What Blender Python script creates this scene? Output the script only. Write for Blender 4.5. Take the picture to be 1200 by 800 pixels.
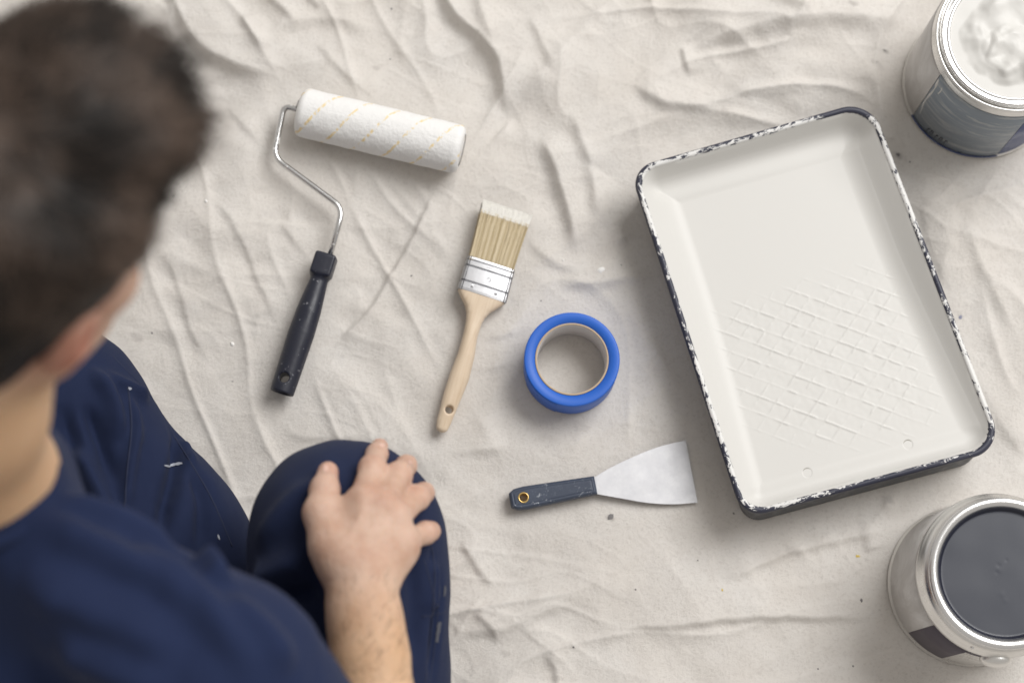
import bpy, math, random
import numpy as np
from mathutils import Matrix, Vector
from mathutils.bvhtree import BVHTree

random.seed(7)
for o in list(bpy.data.objects):
    bpy.data.objects.remove(o)
S = bpy.context.scene
C = S.collection

# ------------------------------------------------------------------ camera
F_PX, H_CAM = 2254.0, 2.0364          # focal length in photo pixels (1200 wide), camera height
_d = np.array([(581.0 - 600) / F_PX, (869.7 - 400) / F_PX, 1.0]); _d /= np.linalg.norm(_d)
_up = -_d
_X = np.array([1., 0, 0]); _X -= _X.dot(_up) * _up; _X /= np.linalg.norm(_X)
_Y = np.cross(_up, _X)
CM = np.stack([_X, _Y, _up], 1)       # world -> camera (x right, y down, z forward)


def U(px, py, z):
    """world point at height z seen at photo position px, py"""
    w = CM.T @ np.array([px - 600, py - 400, F_PX])
    return np.array([0, 0, H_CAM]) + w * ((z - H_CAM) / w[2])


def V(px, py):
    w = CM.T @ np.array([px - 600, py - 400, F_PX])
    return w / np.linalg.norm(w)


cam_d = bpy.data.cameras.new('camera')
cam = bpy.data.objects.new('camera', cam_d)
C.objects.link(cam)
mw = Matrix(((CM[0][0], -CM[1][0], -CM[2][0], 0), (CM[0][1], -CM[1][1], -CM[2][1], 0),
             (CM[0][2], -CM[1][2], -CM[2][2], H_CAM), (0, 0, 0, 1)))
cam.matrix_world = mw
cam_d.sensor_width = 36
cam_d.lens = F_PX / 1200 * 36
cam_d.clip_start = 0.05
cam_d.clip_end = 50
cam_d.dof.use_dof = True
cam_d.dof.focus_distance = 1.965
cam_d.dof.aperture_fstop = cam_d.lens / 26.0
S.camera = cam

# ------------------------------------------------------------------ light
W = bpy.data.worlds.new('World')
S.world = W
W.use_nodes = True
bg = W.node_tree.nodes['Background']
bg.inputs[0].default_value = (1.0, 0.955, 0.90, 1)
bg.inputs[1].default_value = 0.49
la = bpy.data.lights.new('window_light', 'AREA')
la.shape = 'RECTANGLE'
la.size, la.size_y = 3.2, 2.7
la.energy = 243
la.color = (1.0, 0.992, 0.98)
lo = bpy.data.objects.new('window_light', la)
C.objects.link(lo)
_t = Vector((0.1, 0.4, 0))
_az, _el, _dist = math.radians(41), math.radians(52), 5.0
lo.location = _t + Vector((math.cos(_az) * math.cos(_el), math.sin(_az) * math.cos(_el), math.sin(_el))) * _dist
lo.rotation_euler = (_t - lo.location).to_track_quat('-Z', 'Y').to_euler()
S.view_settings.view_transform = 'Standard'
S.view_settings.look = 'None'
S.view_settings.gamma = 1
S.view_settings.exposure = 0.0
S.view_settings.use_curve_mapping = False
S.cycles.use_denoising = True
S.cycles.max_bounces = 8

# ------------------------------------------------------------------ helpers: objects


def new_mesh(name, verts, faces, smooth=True):
    """verts (n,3) array, faces: (m,k) array or list of lists"""
    me = bpy.data.meshes.new(name)
    verts = np.asarray(verts, dtype=np.float32)
    if isinstance(faces, np.ndarray):
        k = faces.shape[1]
        me.vertices.add(len(verts))
        me.vertices.foreach_set('co', verts.ravel())
        me.loops.add(faces.size)
        me.loops.foreach_set('vertex_index', faces.astype(np.int32).ravel())
        me.polygons.add(len(faces))
        me.polygons.foreach_set('loop_start', np.arange(0, faces.size, k, dtype=np.int32))
        try:
            me.polygons.foreach_set('loop_total', np.full(len(faces), k, dtype=np.int32))
        except Exception:
            pass
    else:
        me.from_pydata([tuple(map(float, v)) for v in verts], [], [list(map(int, f)) for f in faces])
    me.update(calc_edges=True)
    me.validate()
    if smooth:
        me.polygons.foreach_set('use_smooth', np.ones(len(me.polygons), dtype=bool))
    return me


def obj(name, me, mat, parent=None):
    o = bpy.data.objects.new(name, me)
    C.objects.link(o)
    if mat is not None:
        me.materials.append(mat)
    if parent is not None:
        o.parent = parent
    return o


def tag(o, label=None, cat=None, group=None, kind=None):
    if label: o['label'] = label
    if cat: o['category'] = cat
    if group: o['group'] = group
    if kind: o['kind'] = kind
    return o


def thing(name, label, cat, loc=(0, 0, 0), mat=None, group=None):
    o = bpy.data.objects.new(name, None)
    C.objects.link(o)
    o.empty_display_size = 0.02
    if mat is not None:
        o.matrix_world = mat
    else:
        o.location = loc
    return tag(o, label, cat, group)


def frame(a, b, roll=0.0):
    """matrix with origin a, x axis towards b, z roughly up, rolled about x"""
    a, b = Vector(a), Vector(b)
    x = (b - a).normalized()
    y = Vector((0, 0, 1)).cross(x).normalized()
    z = x.cross(y)
    m = Matrix((x, y, z)).transposed().to_4x4()
    m.translation = a
    return m @ Matrix.Rotation(roll, 4, 'X')


def merge(parts):
    vs, fs, n = [], [], 0
    for v, f in parts:
        vs.append(np.asarray(v)); fs += [[i + n for i in q] for q in f]; n += len(v)
    return np.concatenate(vs), fs


def revolve(prof, n=96, a0=0.0, a1=2 * math.pi, closed=True):
    prof = np.array(prof, float)
    m = len(prof)
    ang = a0 + (a1 - a0) * np.arange(n if closed else n + 1) / n
    v = np.stack([np.outer(np.cos(ang), prof[:, 0]), np.outer(np.sin(ang), prof[:, 0]),
                  np.tile(prof[:, 1], (len(ang), 1))], -1).reshape(-1, 3)
    f = []
    for i in range(n):
        j = (i + 1) % len(ang)
        for k in range(m - 1):
            f.append([i * m + k, j * m + k, j * m + k + 1, i * m + k + 1])
    return v, f


def tube(pts, r, n=10, cap=True):
    pts = np.array(pts, float)
    m = len(pts)
    r = np.broadcast_to(np.asarray(r, float), (m,))
    t = np.gradient(pts, axis=0)
    t /= np.linalg.norm(t, axis=1)[:, None] + 1e-12
    ref = np.array([0, 0, 1.]) if abs(t[0][2]) < .9 else np.array([1., 0, 0])
    vs = []
    u = np.cross(t[0], ref); u /= np.linalg.norm(u)
    for i in range(m):
        u = u - u.dot(t[i]) * t[i]; u /= np.linalg.norm(u)
        w = np.cross(t[i], u)
        a = np.arange(n) * 2 * math.pi / n
        vs.append(pts[i] + r[i] * (np.outer(np.cos(a), u) + np.outer(np.sin(a), w)))
    f = []
    for i in range(m - 1):
        for k in range(n):
            f.append([i * n + k, i * n + (k + 1) % n, (i + 1) * n + (k + 1) % n, (i + 1) * n + k])
    if cap:
        f.append(list(range(n))[::-1]); f.append([(m - 1) * n + k for k in range(n)])
    return np.concatenate(vs), f


def smooth_path(pts, rad, seg=6):
    """polyline with rounded corners"""
    P = [np.array(p, float) for p in pts]
    out = [P[0]]
    for i in range(1, len(P) - 1):
        a, b = P[i - 1] - P[i], P[i + 1] - P[i]
        la_, lb = np.linalg.norm(a), np.linalg.norm(b)
        d = min(rad, la_ * .45, lb * .45)
        p0, p1 = P[i] + a / la_ * d, P[i] + b / lb * d
        for k in range(seg + 1):
            s = k / seg
            out.append((1 - s) ** 2 * p0 + 2 * s * (1 - s) * P[i] + s * s * p1)
    out.append(P[-1])
    return np.array(out)


def grid_faces(nx, ny):
    i = np.arange(nx * ny).reshape(ny, nx)
    return np.stack([i[:-1, :-1], i[:-1, 1:], i[1:, 1:], i[1:, :-1]], -1).reshape(-1, 4)


def loft(rings, close_last=False):
    n = len(rings[0])
    v = np.concatenate(rings)
    f = []
    for r in range(len(rings) - 1):
        for k in range(n):
            j = (k + 1) % n
            f.append([r * n + k, r * n + j, (r + 1) * n + j, (r + 1) * n + k])
    if close_last:
        f.append([(len(rings) - 1) * n + k for k in range(n)])
    return v, f


# ------------------------------------------------------------------ helpers: noise

_rng = np.random.RandomState(3)
_perm = np.concatenate([_rng.permutation(512)] * 2)
_gr = _rng.uniform(0, 2 * math.pi, 512)


def perlin(x, y):
    xi, yi = np.floor(x).astype(int), np.floor(y).astype(int)
    xf, yf = x - xi, y - yi
    u, v = xf * xf * xf * (xf * (xf * 6 - 15) + 10), yf * yf * yf * (yf * (yf * 6 - 15) + 10)

    def g(ix, iy, fx, fy):
        a = _gr[_perm[(_perm[ix & 511] + iy) & 511]]
        return np.cos(a) * fx + np.sin(a) * fy
    n00, n10 = g(xi, yi, xf, yf), g(xi + 1, yi, xf - 1, yf)
    n01, n11 = g(xi, yi + 1, xf, yf - 1), g(xi + 1, yi + 1, xf - 1, yf - 1)
    return (n00 * (1 - u) + n10 * u) * (1 - v) + (n01 * (1 - u) + n11 * u) * v


def noise3(P, s):
    return (perlin(P[:, 0] * s + 11.3, P[:, 1] * s + P[:, 2] * s * .7 + 5.1)
            + perlin(P[:, 1] * s + 3.7, P[:, 2] * s - P[:, 0] * s * .6 + 9.2)) * .7


def sstep(a, b, x):
    t = np.clip((x - a) / (b - a), 0, 1)
    return t * t * (3 - 2 * t)


# ------------------------------------------------------------------ helpers: signed distance modelling

def d_cone(P, a, b, ra, rb):
    a, b = np.asarray(a, np.float32), np.asarray(b, np.float32)
    ba = b - a
    h = np.clip(((P - a) @ ba) / max(ba @ ba, 1e-9), 0, 1)
    q = P - a - h[:, None] * ba
    return np.sqrt((q * q).sum(1)) - (ra + (rb - ra) * h)


def d_ell(P, c, r, R=None):
    q = P - np.asarray(c, np.float32)
    if R is not None:
        q = q @ np.asarray(R, np.float32)          # R: columns are axes
    r = np.asarray(r, np.float32)
    k0 = np.sqrt(((q / r) ** 2).sum(1))
    k1 = np.sqrt(((q / (r * r)) ** 2).sum(1)) + 1e-9
    return k0 * (k0 - 1) / k1


def smin(a, b, k):
    h = np.maximum(k - np.abs(a - b), 0) / k
    return np.minimum(a, b) - h * h * k * .25


def smax(a, b, k):
    return -smin(-a, -b, k)


class Body:
    def __init__(self): self.p = []

    def cone(self, a, b, ra, rb, k=.01, neg=False):
        a, b = np.array(a, float), np.array(b, float)
        self.p.append((lambda P: d_cone(P, a, b, ra, rb), (a + b) / 2, np.linalg.norm(a - b) / 2 + max(ra, rb), k, neg))

    def chain(self, pts, rs, k=.01):
        for i in range(len(pts) - 1):
            self.cone(pts[i], pts[i + 1], rs[i], rs[i + 1], k)

    def ell(self, c, r, R=None, k=.01, neg=False):
        c = np.array(c, float)
        self.p.append((lambda P: d_ell(P, c, r, R), c, max(r), k, neg))

    def __call__(self, P):
        c = P.mean(0)
        cr = np.sqrt(((P - c) ** 2).sum(1).max())
        d = np.full(len(P), 0.3, np.float32)
        for fn, pc, pr, k, neg in self.p:
            if np.linalg.norm(pc - c) > pr + cr + .07: continue
            e = fn(P)
            d = smax(d, -e, k) if neg else smin(d, e, k)
        return d


def polygonize(f, lo, hi, h, B=8, relax=2):
    lo, hi = np.array(lo, float), np.array(hi, float)
    nb = np.ceil((hi - lo) / (B * h)).astype(int)
    n = nb * B
    bi = np.stack(np.meshgrid(*[np.arange(k) for k in nb], indexing='ij'), -1).reshape(-1, 3)
    cen = (lo + (bi + .5) * B * h).astype(np.float32)
    dc = np.empty(len(cen), np.float32)
    for s in range(0, len(cen), 64):
        dc[s:s + 64] = f(cen[s:s + 64])
    D = np.where(dc < 0, -1., 1.).astype(np.float32).reshape(nb)
    D = D.repeat(B, 0).repeat(B, 1).repeat(B, 2)
    near = np.abs(dc) < B * h * .87 * 1.5
    loc = np.stack(np.meshgrid(*[np.arange(B)] * 3, indexing='ij'), -1).reshape(-1, 3)
    nbi = bi[near]
    for s in range(0, len(nbi), 16):
        ids = (nbi[s:s + 16, None, :] * B + loc[None]).reshape(-1, 3)
        D[ids[:, 0], ids[:, 1], ids[:, 2]] = f((lo + ids * h).astype(np.float32))
    Sg = D < 0
    c = np.zeros(tuple(n - 1), np.int8)
    for dx in (0, 1):
        for dy in (0, 1):
            for dz in (0, 1):
                c += Sg[dx:n[0] - 1 + dx, dy:n[1] - 1 + dy, dz:n[2] - 1 + dz]
    idx = np.argwhere((c > 0) & (c < 8))
    lin = (idx[:, 0] * n[1] + idx[:, 1]) * n[2] + idx[:, 2]
    corners = np.array([[a, b, e] for a in (0, 1) for b in (0, 1) for e in (0, 1)])
    val = np.stack([D[idx[:, 0] + q[0], idx[:, 1] + q[1], idx[:, 2] + q[2]] for q in corners], 1)
    acc, cnt = np.zeros((len(idx), 3)), np.zeros(len(idx))
    for i in range(8):
        for j in range(i + 1, 8):
            if np.abs(corners[i] - corners[j]).sum() != 1: continue
            m = (val[:, i] < 0) != (val[:, j] < 0)
            t = val[:, i] / (val[:, i] - val[:, j] + 1e-12)
            p = corners[i] + t[:, None] * (corners[j] - corners[i])
            acc[m] += p[m]; cnt[m] += 1
    verts = lo + (idx + acc / cnt[:, None]) * h
    faces = []
    e = np.eye(3, dtype=int)
    for ax in range(3):
        sl0 = [slice(1, n[k] - 1) for k in range(3)]; sl1 = list(sl0)
        sl0[ax] = slice(0, n[ax] - 1); sl1[ax] = slice(1, n[ax])
        A, Bq = Sg[tuple(sl0)], Sg[tuple(sl1)]
        p = np.argwhere(A != Bq)
        if not len(p): continue
        off = np.ones(3, int); off[ax] = 0
        g = p + off
        sg = A[p[:, 0], p[:, 1], p[:, 2]]
        b1, b2 = e[(ax + 1) % 3], e[(ax + 2) % 3]
        q = np.stack([g - b1 - b2, g - b2, g, g - b1], 1)
        ql = (q[..., 0] * n[1] + q[..., 1]) * n[2] + q[..., 2]
        fi = np.searchsorted(lin, ql.ravel()).clip(0, len(lin) - 1).reshape(ql.shape)
        fi[~sg] = fi[~sg][:, ::-1]
        faces.append(fi)
    faces = np.concatenate(faces)
    ed = np.concatenate([faces[:, [0, 1]], faces[:, [1, 2]], faces[:, [2, 3]], faces[:, [3, 0]]])
    for _ in range(relax):
        acc = np.zeros_like(verts); cn = np.zeros(len(verts))
        for k in range(3):
            acc[:, k] = np.bincount(ed[:, 0], verts[ed[:, 1], k], len(verts))
        cn = np.bincount(ed[:, 0], minlength=len(verts))
        verts = verts * .5 + .5 * acc / np.maximum(cn, 1)[:, None]
    return verts, faces


def vnormals(v, f):
    a = np.cross(v[f[:, 2]] - v[f[:, 0]], v[f[:, 3]] - v[f[:, 1]])
    n = np.zeros_like(v)
    for k in range(3):
        for q in range(4):
            n[:, k] += np.bincount(f[:, q], a[:, k], len(v))
    return n / (np.linalg.norm(n, axis=1)[:, None] + 1e-12)


def bvh_of(v, f):
    return BVHTree.FromPolygons([tuple(p) for p in v], [tuple(int(i) for i in q) for q in f])


def cast(bvh, px, py, off=0.0):
    hit, nor, _, _ = bvh.ray_cast(Vector((0, 0, H_CAM)), Vector(V(px, py)))
    if hit is None: return None, None
    return np.array(hit + nor * off), np.array(nor)


def dense(poly, step=4.0):
    out = []
    for a, b in zip(poly[:-1], poly[1:]):
        a, b = np.array(a, float), np.array(b, float)
        n = max(1, int(np.linalg.norm(b - a) / step))
        out += [a + (b - a) * k / n for k in range(n)]
    out.append(np.array(poly[-1], float))
    return np.array(out)


def spline(poly, n=8):
    """catmull-rom through the points"""
    P = [np.array(p, float) for p in poly]
    P = [2 * P[0] - P[1]] + P + [2 * P[-1] - P[-2]]
    out = []
    for i in range(1, len(P) - 2):
        for k in range(n):
            t = k / n
            out.append(.5 * ((2 * P[i]) + (-P[i - 1] + P[i + 1]) * t + (2 * P[i - 1] - 5 * P[i] + 4 * P[i + 1] - P[i + 2]) * t * t
                             + (-P[i - 1] + 3 * P[i] - 3 * P[i + 1] + P[i + 2]) * t ** 3))
    out.append(P[-2])
    return np.array(out)


def seg_dist(Q, poly):
    """distance from Q (n,k) to polyline, with signed side in xy and parameter 0..1"""
    best = np.full(len(Q), 1e9); side = np.zeros(len(Q)); par = np.zeros(len(Q))
    L = np.concatenate([[0], np.cumsum(np.linalg.norm(np.diff(poly, axis=0), axis=1))])
    for i in range(len(poly) - 1):
        a, b = poly[i], poly[i + 1]
        ba = b - a
        h = np.clip(((Q - a) @ ba) / max(ba @ ba, 1e-12), 0, 1)
        q = Q - a - h[:, None] * ba
        d = np.sqrt((q * q).sum(1))
        m = d < best
        best[m] = d[m]
        side[m] = np.sign(ba[0] * q[m, 1] - ba[1] * q[m, 0])
        par[m] = (L[i] + h[m] * (L[i + 1] - L[i])) / L[-1]
    return best, side, par


# ------------------------------------------------------------------ helpers: materials

def mat(name, col, rough=.5, metal=0.0, **kw):
    m = bpy.data.materials.new(name)
    m.use_nodes = True
    nt = m.node_tree
    b = nt.nodes['Principled BSDF']
    b.inputs['Base Color'].default_value = (*col, 1)
    b.inputs['Roughness'].default_value = rough
    b.inputs['Metallic'].default_value = metal
    for k, v in kw.items():
        b.inputs[k.replace('_', ' ')].default_value = v
    return m


class N:
    """terse node building on a material"""
    def __init__(s, m):
        s.m, s.nt = m, m.node_tree
        s.b = s.nt.nodes['Principled BSDF']
        s.co = s.nt.nodes.new('ShaderNodeTexCoord').outputs['Object']

    def link(s, a, b): s.nt.links.new(a, b)

    def mapping(s, scale=(1, 1, 1), rot=(0, 0, 0), loc=(0, 0, 0), src=None):
        n = s.nt.nodes.new('ShaderNodeMapping')
        n.inputs['Scale'].default_value = scale; n.inputs['Rotation'].default_value = rot; n.inputs['Location'].default_value = loc
        s.link(src or s.co, n.inputs[0]); return n.outputs[0]

    def noise(s, scale, detail=3, rough=.55, src=None, dist=0.0):
        n = s.nt.nodes.new('ShaderNodeTexNoise')
        n.inputs['Scale'].default_value = scale; n.inputs['Detail'].default_value = detail
        n.inputs['Roughness'].default_value = rough; n.inputs['Distortion'].default_value = dist
        s.link(src or s.co, n.inputs['Vector']); return n.outputs['Fac']

    def vor(s, scale, src=None, feat='F1'):
        n = s.nt.nodes.new('ShaderNodeTexVoronoi')
        n.feature = feat
        n.inputs['Scale'].default_value = scale
        s.link(src or s.co, n.inputs['Vector']); return n.outputs['Distance']

    def wave(s, scale, dist=0., dscale=1., src=None, axis='X'):
        n = s.nt.nodes.new('ShaderNodeTexWave')
        n.bands_direction = axis
        n.inputs['Scale'].default_value = scale; n.inputs['Distortion'].default_value = dist
        n.inputs['Detail Scale'].default_value = dscale
        s.link(src or s.co, n.inputs['Vector']); return n.outputs['Fac']

    def ramp(s, fac, stops):
        n = s.nt.nodes.new('ShaderNodeValToRGB')
        e = n.color_ramp.elements
        while len(e) < len(stops): e.new(.5)
        for i, (p, c) in enumerate(stops):
            e[i].position = p
            e[i].color = (*c, 1) if not isinstance(c, (int, float)) else (c, c, c, 1)
        s.link(fac, n.inputs[0]); return n.outputs[0]

    def math(s, op, a, b=None, clamp=False):
        n = s.nt.nodes.new('ShaderNodeMath'); n.operation = op; n.use_clamp = clamp
        for i, x in enumerate((a, b)):
            if x is None: continue
            if isinstance(x, (int, float)): n.inputs[i].default_value = x
            else: s.link(x, n.inputs[i])
        return n.outputs[0]

    def mix(s, fac, a, b, mode='MIX'):
        n = s.nt.nodes.new('ShaderNodeMix'); n.data_type = 'RGBA'; n.blend_type = mode
        for i, x in ((0, fac), (6, a), (7, b)):
            if isinstance(x, (int, float)): n.inputs[i].default_value = x
            elif isinstance(x, tuple): n.inputs[i].default_value = (*x, 1)
            else: s.link(x, n.inputs[i])
        return n.outputs[2]

    def attr(s, name):
        n = s.nt.nodes.new('ShaderNodeAttribute'); n.attribute_name = name; return n.outputs['Fac']

    def xyz(s, src=None):
        n = s.nt.nodes.new('ShaderNodeSeparateXYZ'); s.link(src or s.co, n.inputs[0]); return n.outputs

    def color(s, x): s.link(x, s.b.inputs['Base Color'])

    def rough(s, x): s.link(x, s.b.inputs['Roughness'])

    def bump(s, h, strength=.3, dist=.001):
        n = s.nt.nodes.new('ShaderNodeBump'); n.inputs['Strength'].default_value = strength; n.inputs['Distance'].default_value = dist
        s.link(h, n.inputs['Height']); s.link(n.outputs[0], s.b.inputs['Normal'])


def set_attr(me, name, arr):
    a = me.attributes.new(name, 'FLOAT', 'POINT')
    a.data.foreach_set('value', np.asarray(arr, np.float32))


# canvas of the dust sheet
m_canvas = mat('canvas', (.63, .585, .54), .95, Specular_IOR_Level=.15, Sheen_Weight=.15)
n = N(m_canvas)
nA = n.noise(9, 5, .6); nB = n.noise(260, 3, .7); nC = n.noise(60, 4, .65)
base = n.mix(n.ramp(nA, [(.3, 0.), (.7, 1.)]), (.66, .622, .578), (.695, .668, .635))
base = n.mix(n.ramp(nC, [(.42, 0.), (.75, .30)]), base, (.60, .56, .52))
base = n.mix(n.ramp(nB, [(.52, 0.), (.70, .42)]), base, (.50, .465, .43))
base = n.mix(n.math('MULTIPLY', n.attr('stain_shade'), n.ramp(nC, [(.3, .3), (.6, 1.)])), base, (.30, .275, .26))
n.color(base)
wv = n.math('ADD', n.wave(420, 1.5, 3, axis='X'), n.wave(420, 1.5, 3, axis='Y'))
n.bump(n.math('ADD', n.math('MULTIPLY', wv, .10), n.math('ADD', nB, n.math('MULTIPLY', nC, 1.0))), .95, .0009)

m_floor = mat('floorboards', (.32, .27, .22), .6)
m_paint_w = mat('white_paint', (.62, .61, .585), .42, Specular_IOR_Level=.35)
m_paint_wet = mat('wet_white_paint', (.62, .61, .585), .42, Specular_IOR_Level=.35)
m_pit = mat('pit_shade', (.40, .39, .34), .5)  # greyer than the tray paint: shade inside the pits is put into the colour
m_tray_plastic = mat('tray_plastic', (.055, .056, .06), .55)
n = N(m_tray_plastic)
n.color(n.mix(n.ramp(n.noise(55, 5, .7), [(.5, 0.), (.75, .75)]), (.05, .052, .058), (.22, .22, .21)))
m_rim = mat('chipped_rim', (.8, .8, .78), .45)
n = N(m_rim)
cb = n.nt.nodes.new('ShaderNodeCombineXYZ')
n.link(n.math('MULTIPLY', n.attr('along'), 120.), cb.inputs[0]); n.link(n.math('MULTIPLY', n.attr('across'), 260.), cb.inputs[1])
chip = n.math('ADD', n.math('ADD', n.math('MULTIPLY', n.noise(1.0, 5, .72, src=cb.outputs[0], dist=.6), .7), n.math('MULTIPLY', n.noise(.28, 3, .6, src=cb.outputs[0]), .3)), n.attr('bare'))
chipm = n.ramp(chip, [(.515, 0.), (.53, 1.)])
n.color(n.mix(chipm, (.70, .695, .68), (.028, .03, .052)))
n.bump(n.math('SUBTRACT', 1.0, chipm), .35, .0004)

m_blue = mat('blue_tape', (.02,.12,.56), .48)
n = N(m_blue)
rr = n.xyz()
rad = n.math('SQRT', n.math('ADD', n.math('MULTIPLY', rr[0], rr[0]), n.math('MULTIPLY', rr[1], rr[1])))
lines = n.noise(1.0, 2, .5, src=n.mapping((0, 0, 0)))
cmb = n.nt.nodes.new('ShaderNodeCombineXYZ'); n.link(n.math('MULTIPLY', rad, 900.), cmb.inputs[0])
ln = n.noise(1.0, 3, .6, src=cmb.outputs[0])
sp = n.noise(420, 2, .6)
n.color(n.mix(n.ramp(sp, [(.62, 0.), (.75, .28)]), n.mix(ln, (.014, .105, .50), (.022, .14, .60)), (.08, .22, .7)))
n.bump(n.math('ADD', ln, n.math('MULTIPLY', sp, .4)), .35, .0004)
m_core = mat('cardboard_core', (.72, .70, .70), .85)
m_kraft = mat('kraft_edge', (.50, .39, .28), .9)

m_chrome = mat('zinc_wire', (.72, .72, .72), .22, 1.0)
n = N(m_chrome)
pm = n.ramp(n.noise(75, 4, .7), [(.60, 0.), (.66, 1.)])
n.color(n.mix(pm, (.66, .66, .66), (.82, .81, .79)))
n.rough(n.mix(pm, (.2, .2, .2), (.6, .6, .6)))
n.link(n.math('SUBTRACT', 1.0, pm), n.b.inputs['Metallic'])
m_tin = mat('tinplate', (.78, .77, .75), .28, .95)
n = N(m_tin)
n.rough(n.ramp(n.noise(30, 5, .7), [(.3, .22), (.75, .45)]))
n.color(n.ramp(n.noise(18, 4, .6), [(.3, (.70, .69, .67)), (.7, (.80, .79, .77))]))
m_rimtin = mat('bright_tin', (.74, .735, .73), .24, .95)

m_navy_pl = mat('navy_plastic', (.012, .014, .026), .36)
n = N(m_navy_pl)
fl = n.noise(210, 3, .7)
n.color(n.mix(n.ramp(fl, [(.665, 0.), (.69, .55)]), (.013, .015, .028), (.42, .42, .45)))
n.bump(n.noise(160, 3, .6), .12, .001)
n.rough(n.ramp(n.noise(35, 4, .6), [(.3, .30), (.7, .5)]))

m_knife_pl = mat('slate_plastic', (.045, .06, .095), .5)
n = N(m_knife_pl)
f1 = n.ramp(n.noise(260, 5, .75, dist=1.2), [(.60, 0.), (.66, 1.)])
f2 = n.ramp(n.noise(40, 3, .6), [(.46, 0.), (.62, 1.)])
n.color(n.mix(n.math('MULTIPLY', f1, f2), n.mix(n.noise(90, 4, .7), (.025, .034, .06), (.06, .077, .115)), (.55, .58, .62)))
m_steel = mat('blade_steel', (.74, .74, .76), .38, .85)
n = N(m_steel)
n.rough(n.ramp(n.noise(45, 6, .75), [(.3, .48), (.75, .58)]))
st = n.noise(60, 6, .75)
n.color(n.ramp(st, [(.3, (.46, .46, .48)), (.55, (.51, .51, .525)), (.75, (.56, .56, .57))]))
n.bump(n.noise(30, 4, .6), .03, .001)
m_brass = mat('brass', (.72, .50, .19), .3, 1.0)
m_ferrule = mat('ferrule_nickel', (.39, .39, .40), .28, 1.0)
n = N(m_ferrule)
n.bump(n.noise(140, 2, .5), .06, .001)
m_dkline = mat('ferrule_groove', (.16, .16, .17), .4, .8)
m_wood = mat('beech_wood', (.62, .45, .29), .5)
n = N(m_wood)
gr = n.noise(26, 5, .65, src=n.mapping((.35, 5, 5)), dist=.3)
gf = n.noise(160, 3, .6, src=n.mapping((.12, 3, 3)))
n.color(n.mix(n.ramp(gf, [(.5, 0.), (.75, .35)]), n.ramp(gr, [(.25, (.58, .445, .31)), (.5, (.66, .53, .39)), (.75, (.72, .60, .46))]), (.46, .32, .19)))
m_bristle = mat('bristle', (.56, .44, .26), .6)
n = N(m_bristle)
n.color(n.mix(n.ramp(n.attr('shade'), [(0., 0.), (1., 1.)]), (.47, .37, .21), (.76, .66, .48)))
m_btip = mat('bristle_tip_white', (.86, .84, .79), .7)

m_sleeve = mat('roller_nap', (.78, .775, .77), .95)
n = N(m_sleeve)
o3 = n.xyz()
ang = n.math('ARCTAN2', o3[1], o3[2])
ph = n.math('ADD', n.math('MULTIPLY', o3[0], 1 / .0335), n.math('MULTIPLY', ang, -3 / (2 * math.pi)))
fr = n.math('FRACT', n.math('ADD', ph, 20.3))
band = n.math('MULTIPLY', n.math('LESS_THAN', fr, .10), n.ramp(n.noise(230, 2, .6), [(.46, 0.), (.55, .62)]))
n.color(n.mix(band, (.79, .785, .775), (.80, .56, .14)))
n.bump(n.math('ADD', n.noise(330, 4, .7), n.math('MULTIPLY', n.noise(110, 3, .6), .8)), .4, .0015)

m_skin = mat('skin', (.66, .43, .33), .48, Specular_IOR_Level=.35)
n = N(m_skin)
sk = n.mix(n.ramp(n.noise(38, 5, .65), [(.36, 0.), (.64, 1.)]), (.50, .31, .225), (.60, .42, .325))
sk = n.mix(n.math('MULTIPLY', n.attr('tan'), .75), sk, (.66, .42, .235))
sk = n.mix(n.attr('flush'), sk, (.60, .31, .25))
sk = n.mix(n.attr('ear'), sk, (.40, .115, .07))
n.color(sk)
n.b.inputs['Subsurface Weight'].default_value = .18
n.b.inputs['Subsurface Radius'].default_value = (.010, .004, .002)
n.b.inputs['Subsurface Scale'].default_value = .6
n.bump(n.math('ADD', n.vor(650), n.math('MULTIPLY', n.noise(220, 4, .6), 1.4)), .5, .0009)
m_nail = mat('nail', (.70, .46, .38), .3)
m_hair = mat('hair', (.028, .019, .014), .55, Specular_IOR_Level=.22)
n = N(m_hair)
n.color(n.mix(n.attr('shade'), (.007, .0055, .0048), (.088, .061, .047)))
m_shirt = mat('shirt_jersey', (.022, .03, .066), .9, Specular_IOR_Level=.2, Sheen_Weight=.04)
n = N(m_shirt)
n.color(n.mix(n.noise(14, 4, .6), (.010, .017, .050), (.016, .026, .072)))
n.bump(n.noise(900, 2, .6), .3, .0006)
m_trouser = mat('trouser_twill', (.016, .02, .048), .85, Specular_IOR_Level=.2, Sheen_Weight=.03)
n = N(m_trouser)
n.color(n.mix(n.noise(20, 5, .65), (.009, .015, .045), (.016, .025, .066)))
n.bump(n.math('ADD', n.wave(500, .5, 2, src=n.mapping((1, 1, 1), (.3, .4, .8))), n.noise(300, 3, .6)), .3, .0007)
m_seam = mat('seam_thread', (.010, .016, .046), .85)
m_smear = mat('dried_white_paint', (.42, .44, .50), .8)
m_tab = mat('grey_tab', (.075, .078, .095), .8)
m_eye = mat('eyeball', (.75, .73, .70), .15)
m_canlabel = mat('label_slate', (.17, .19, .215), .42)
n = N(m_canlabel)
cc = n.xyz()
sm = n.noise(30, 5, .7, src=n.mapping((.5, .5, 3.2)), dist=.8)
n.color(n.mix(n.ramp(sm, [(.50, 0.), (.66, .6)]), n.mix(n.noise(14, 3, .5), (.18, .215, .255), (.27, .30, .33)), (.55, .55, .53)))
m_labelblue = mat('label_blue', (.022, .05, .17), .4)
n = N(m_labelblue)
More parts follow.
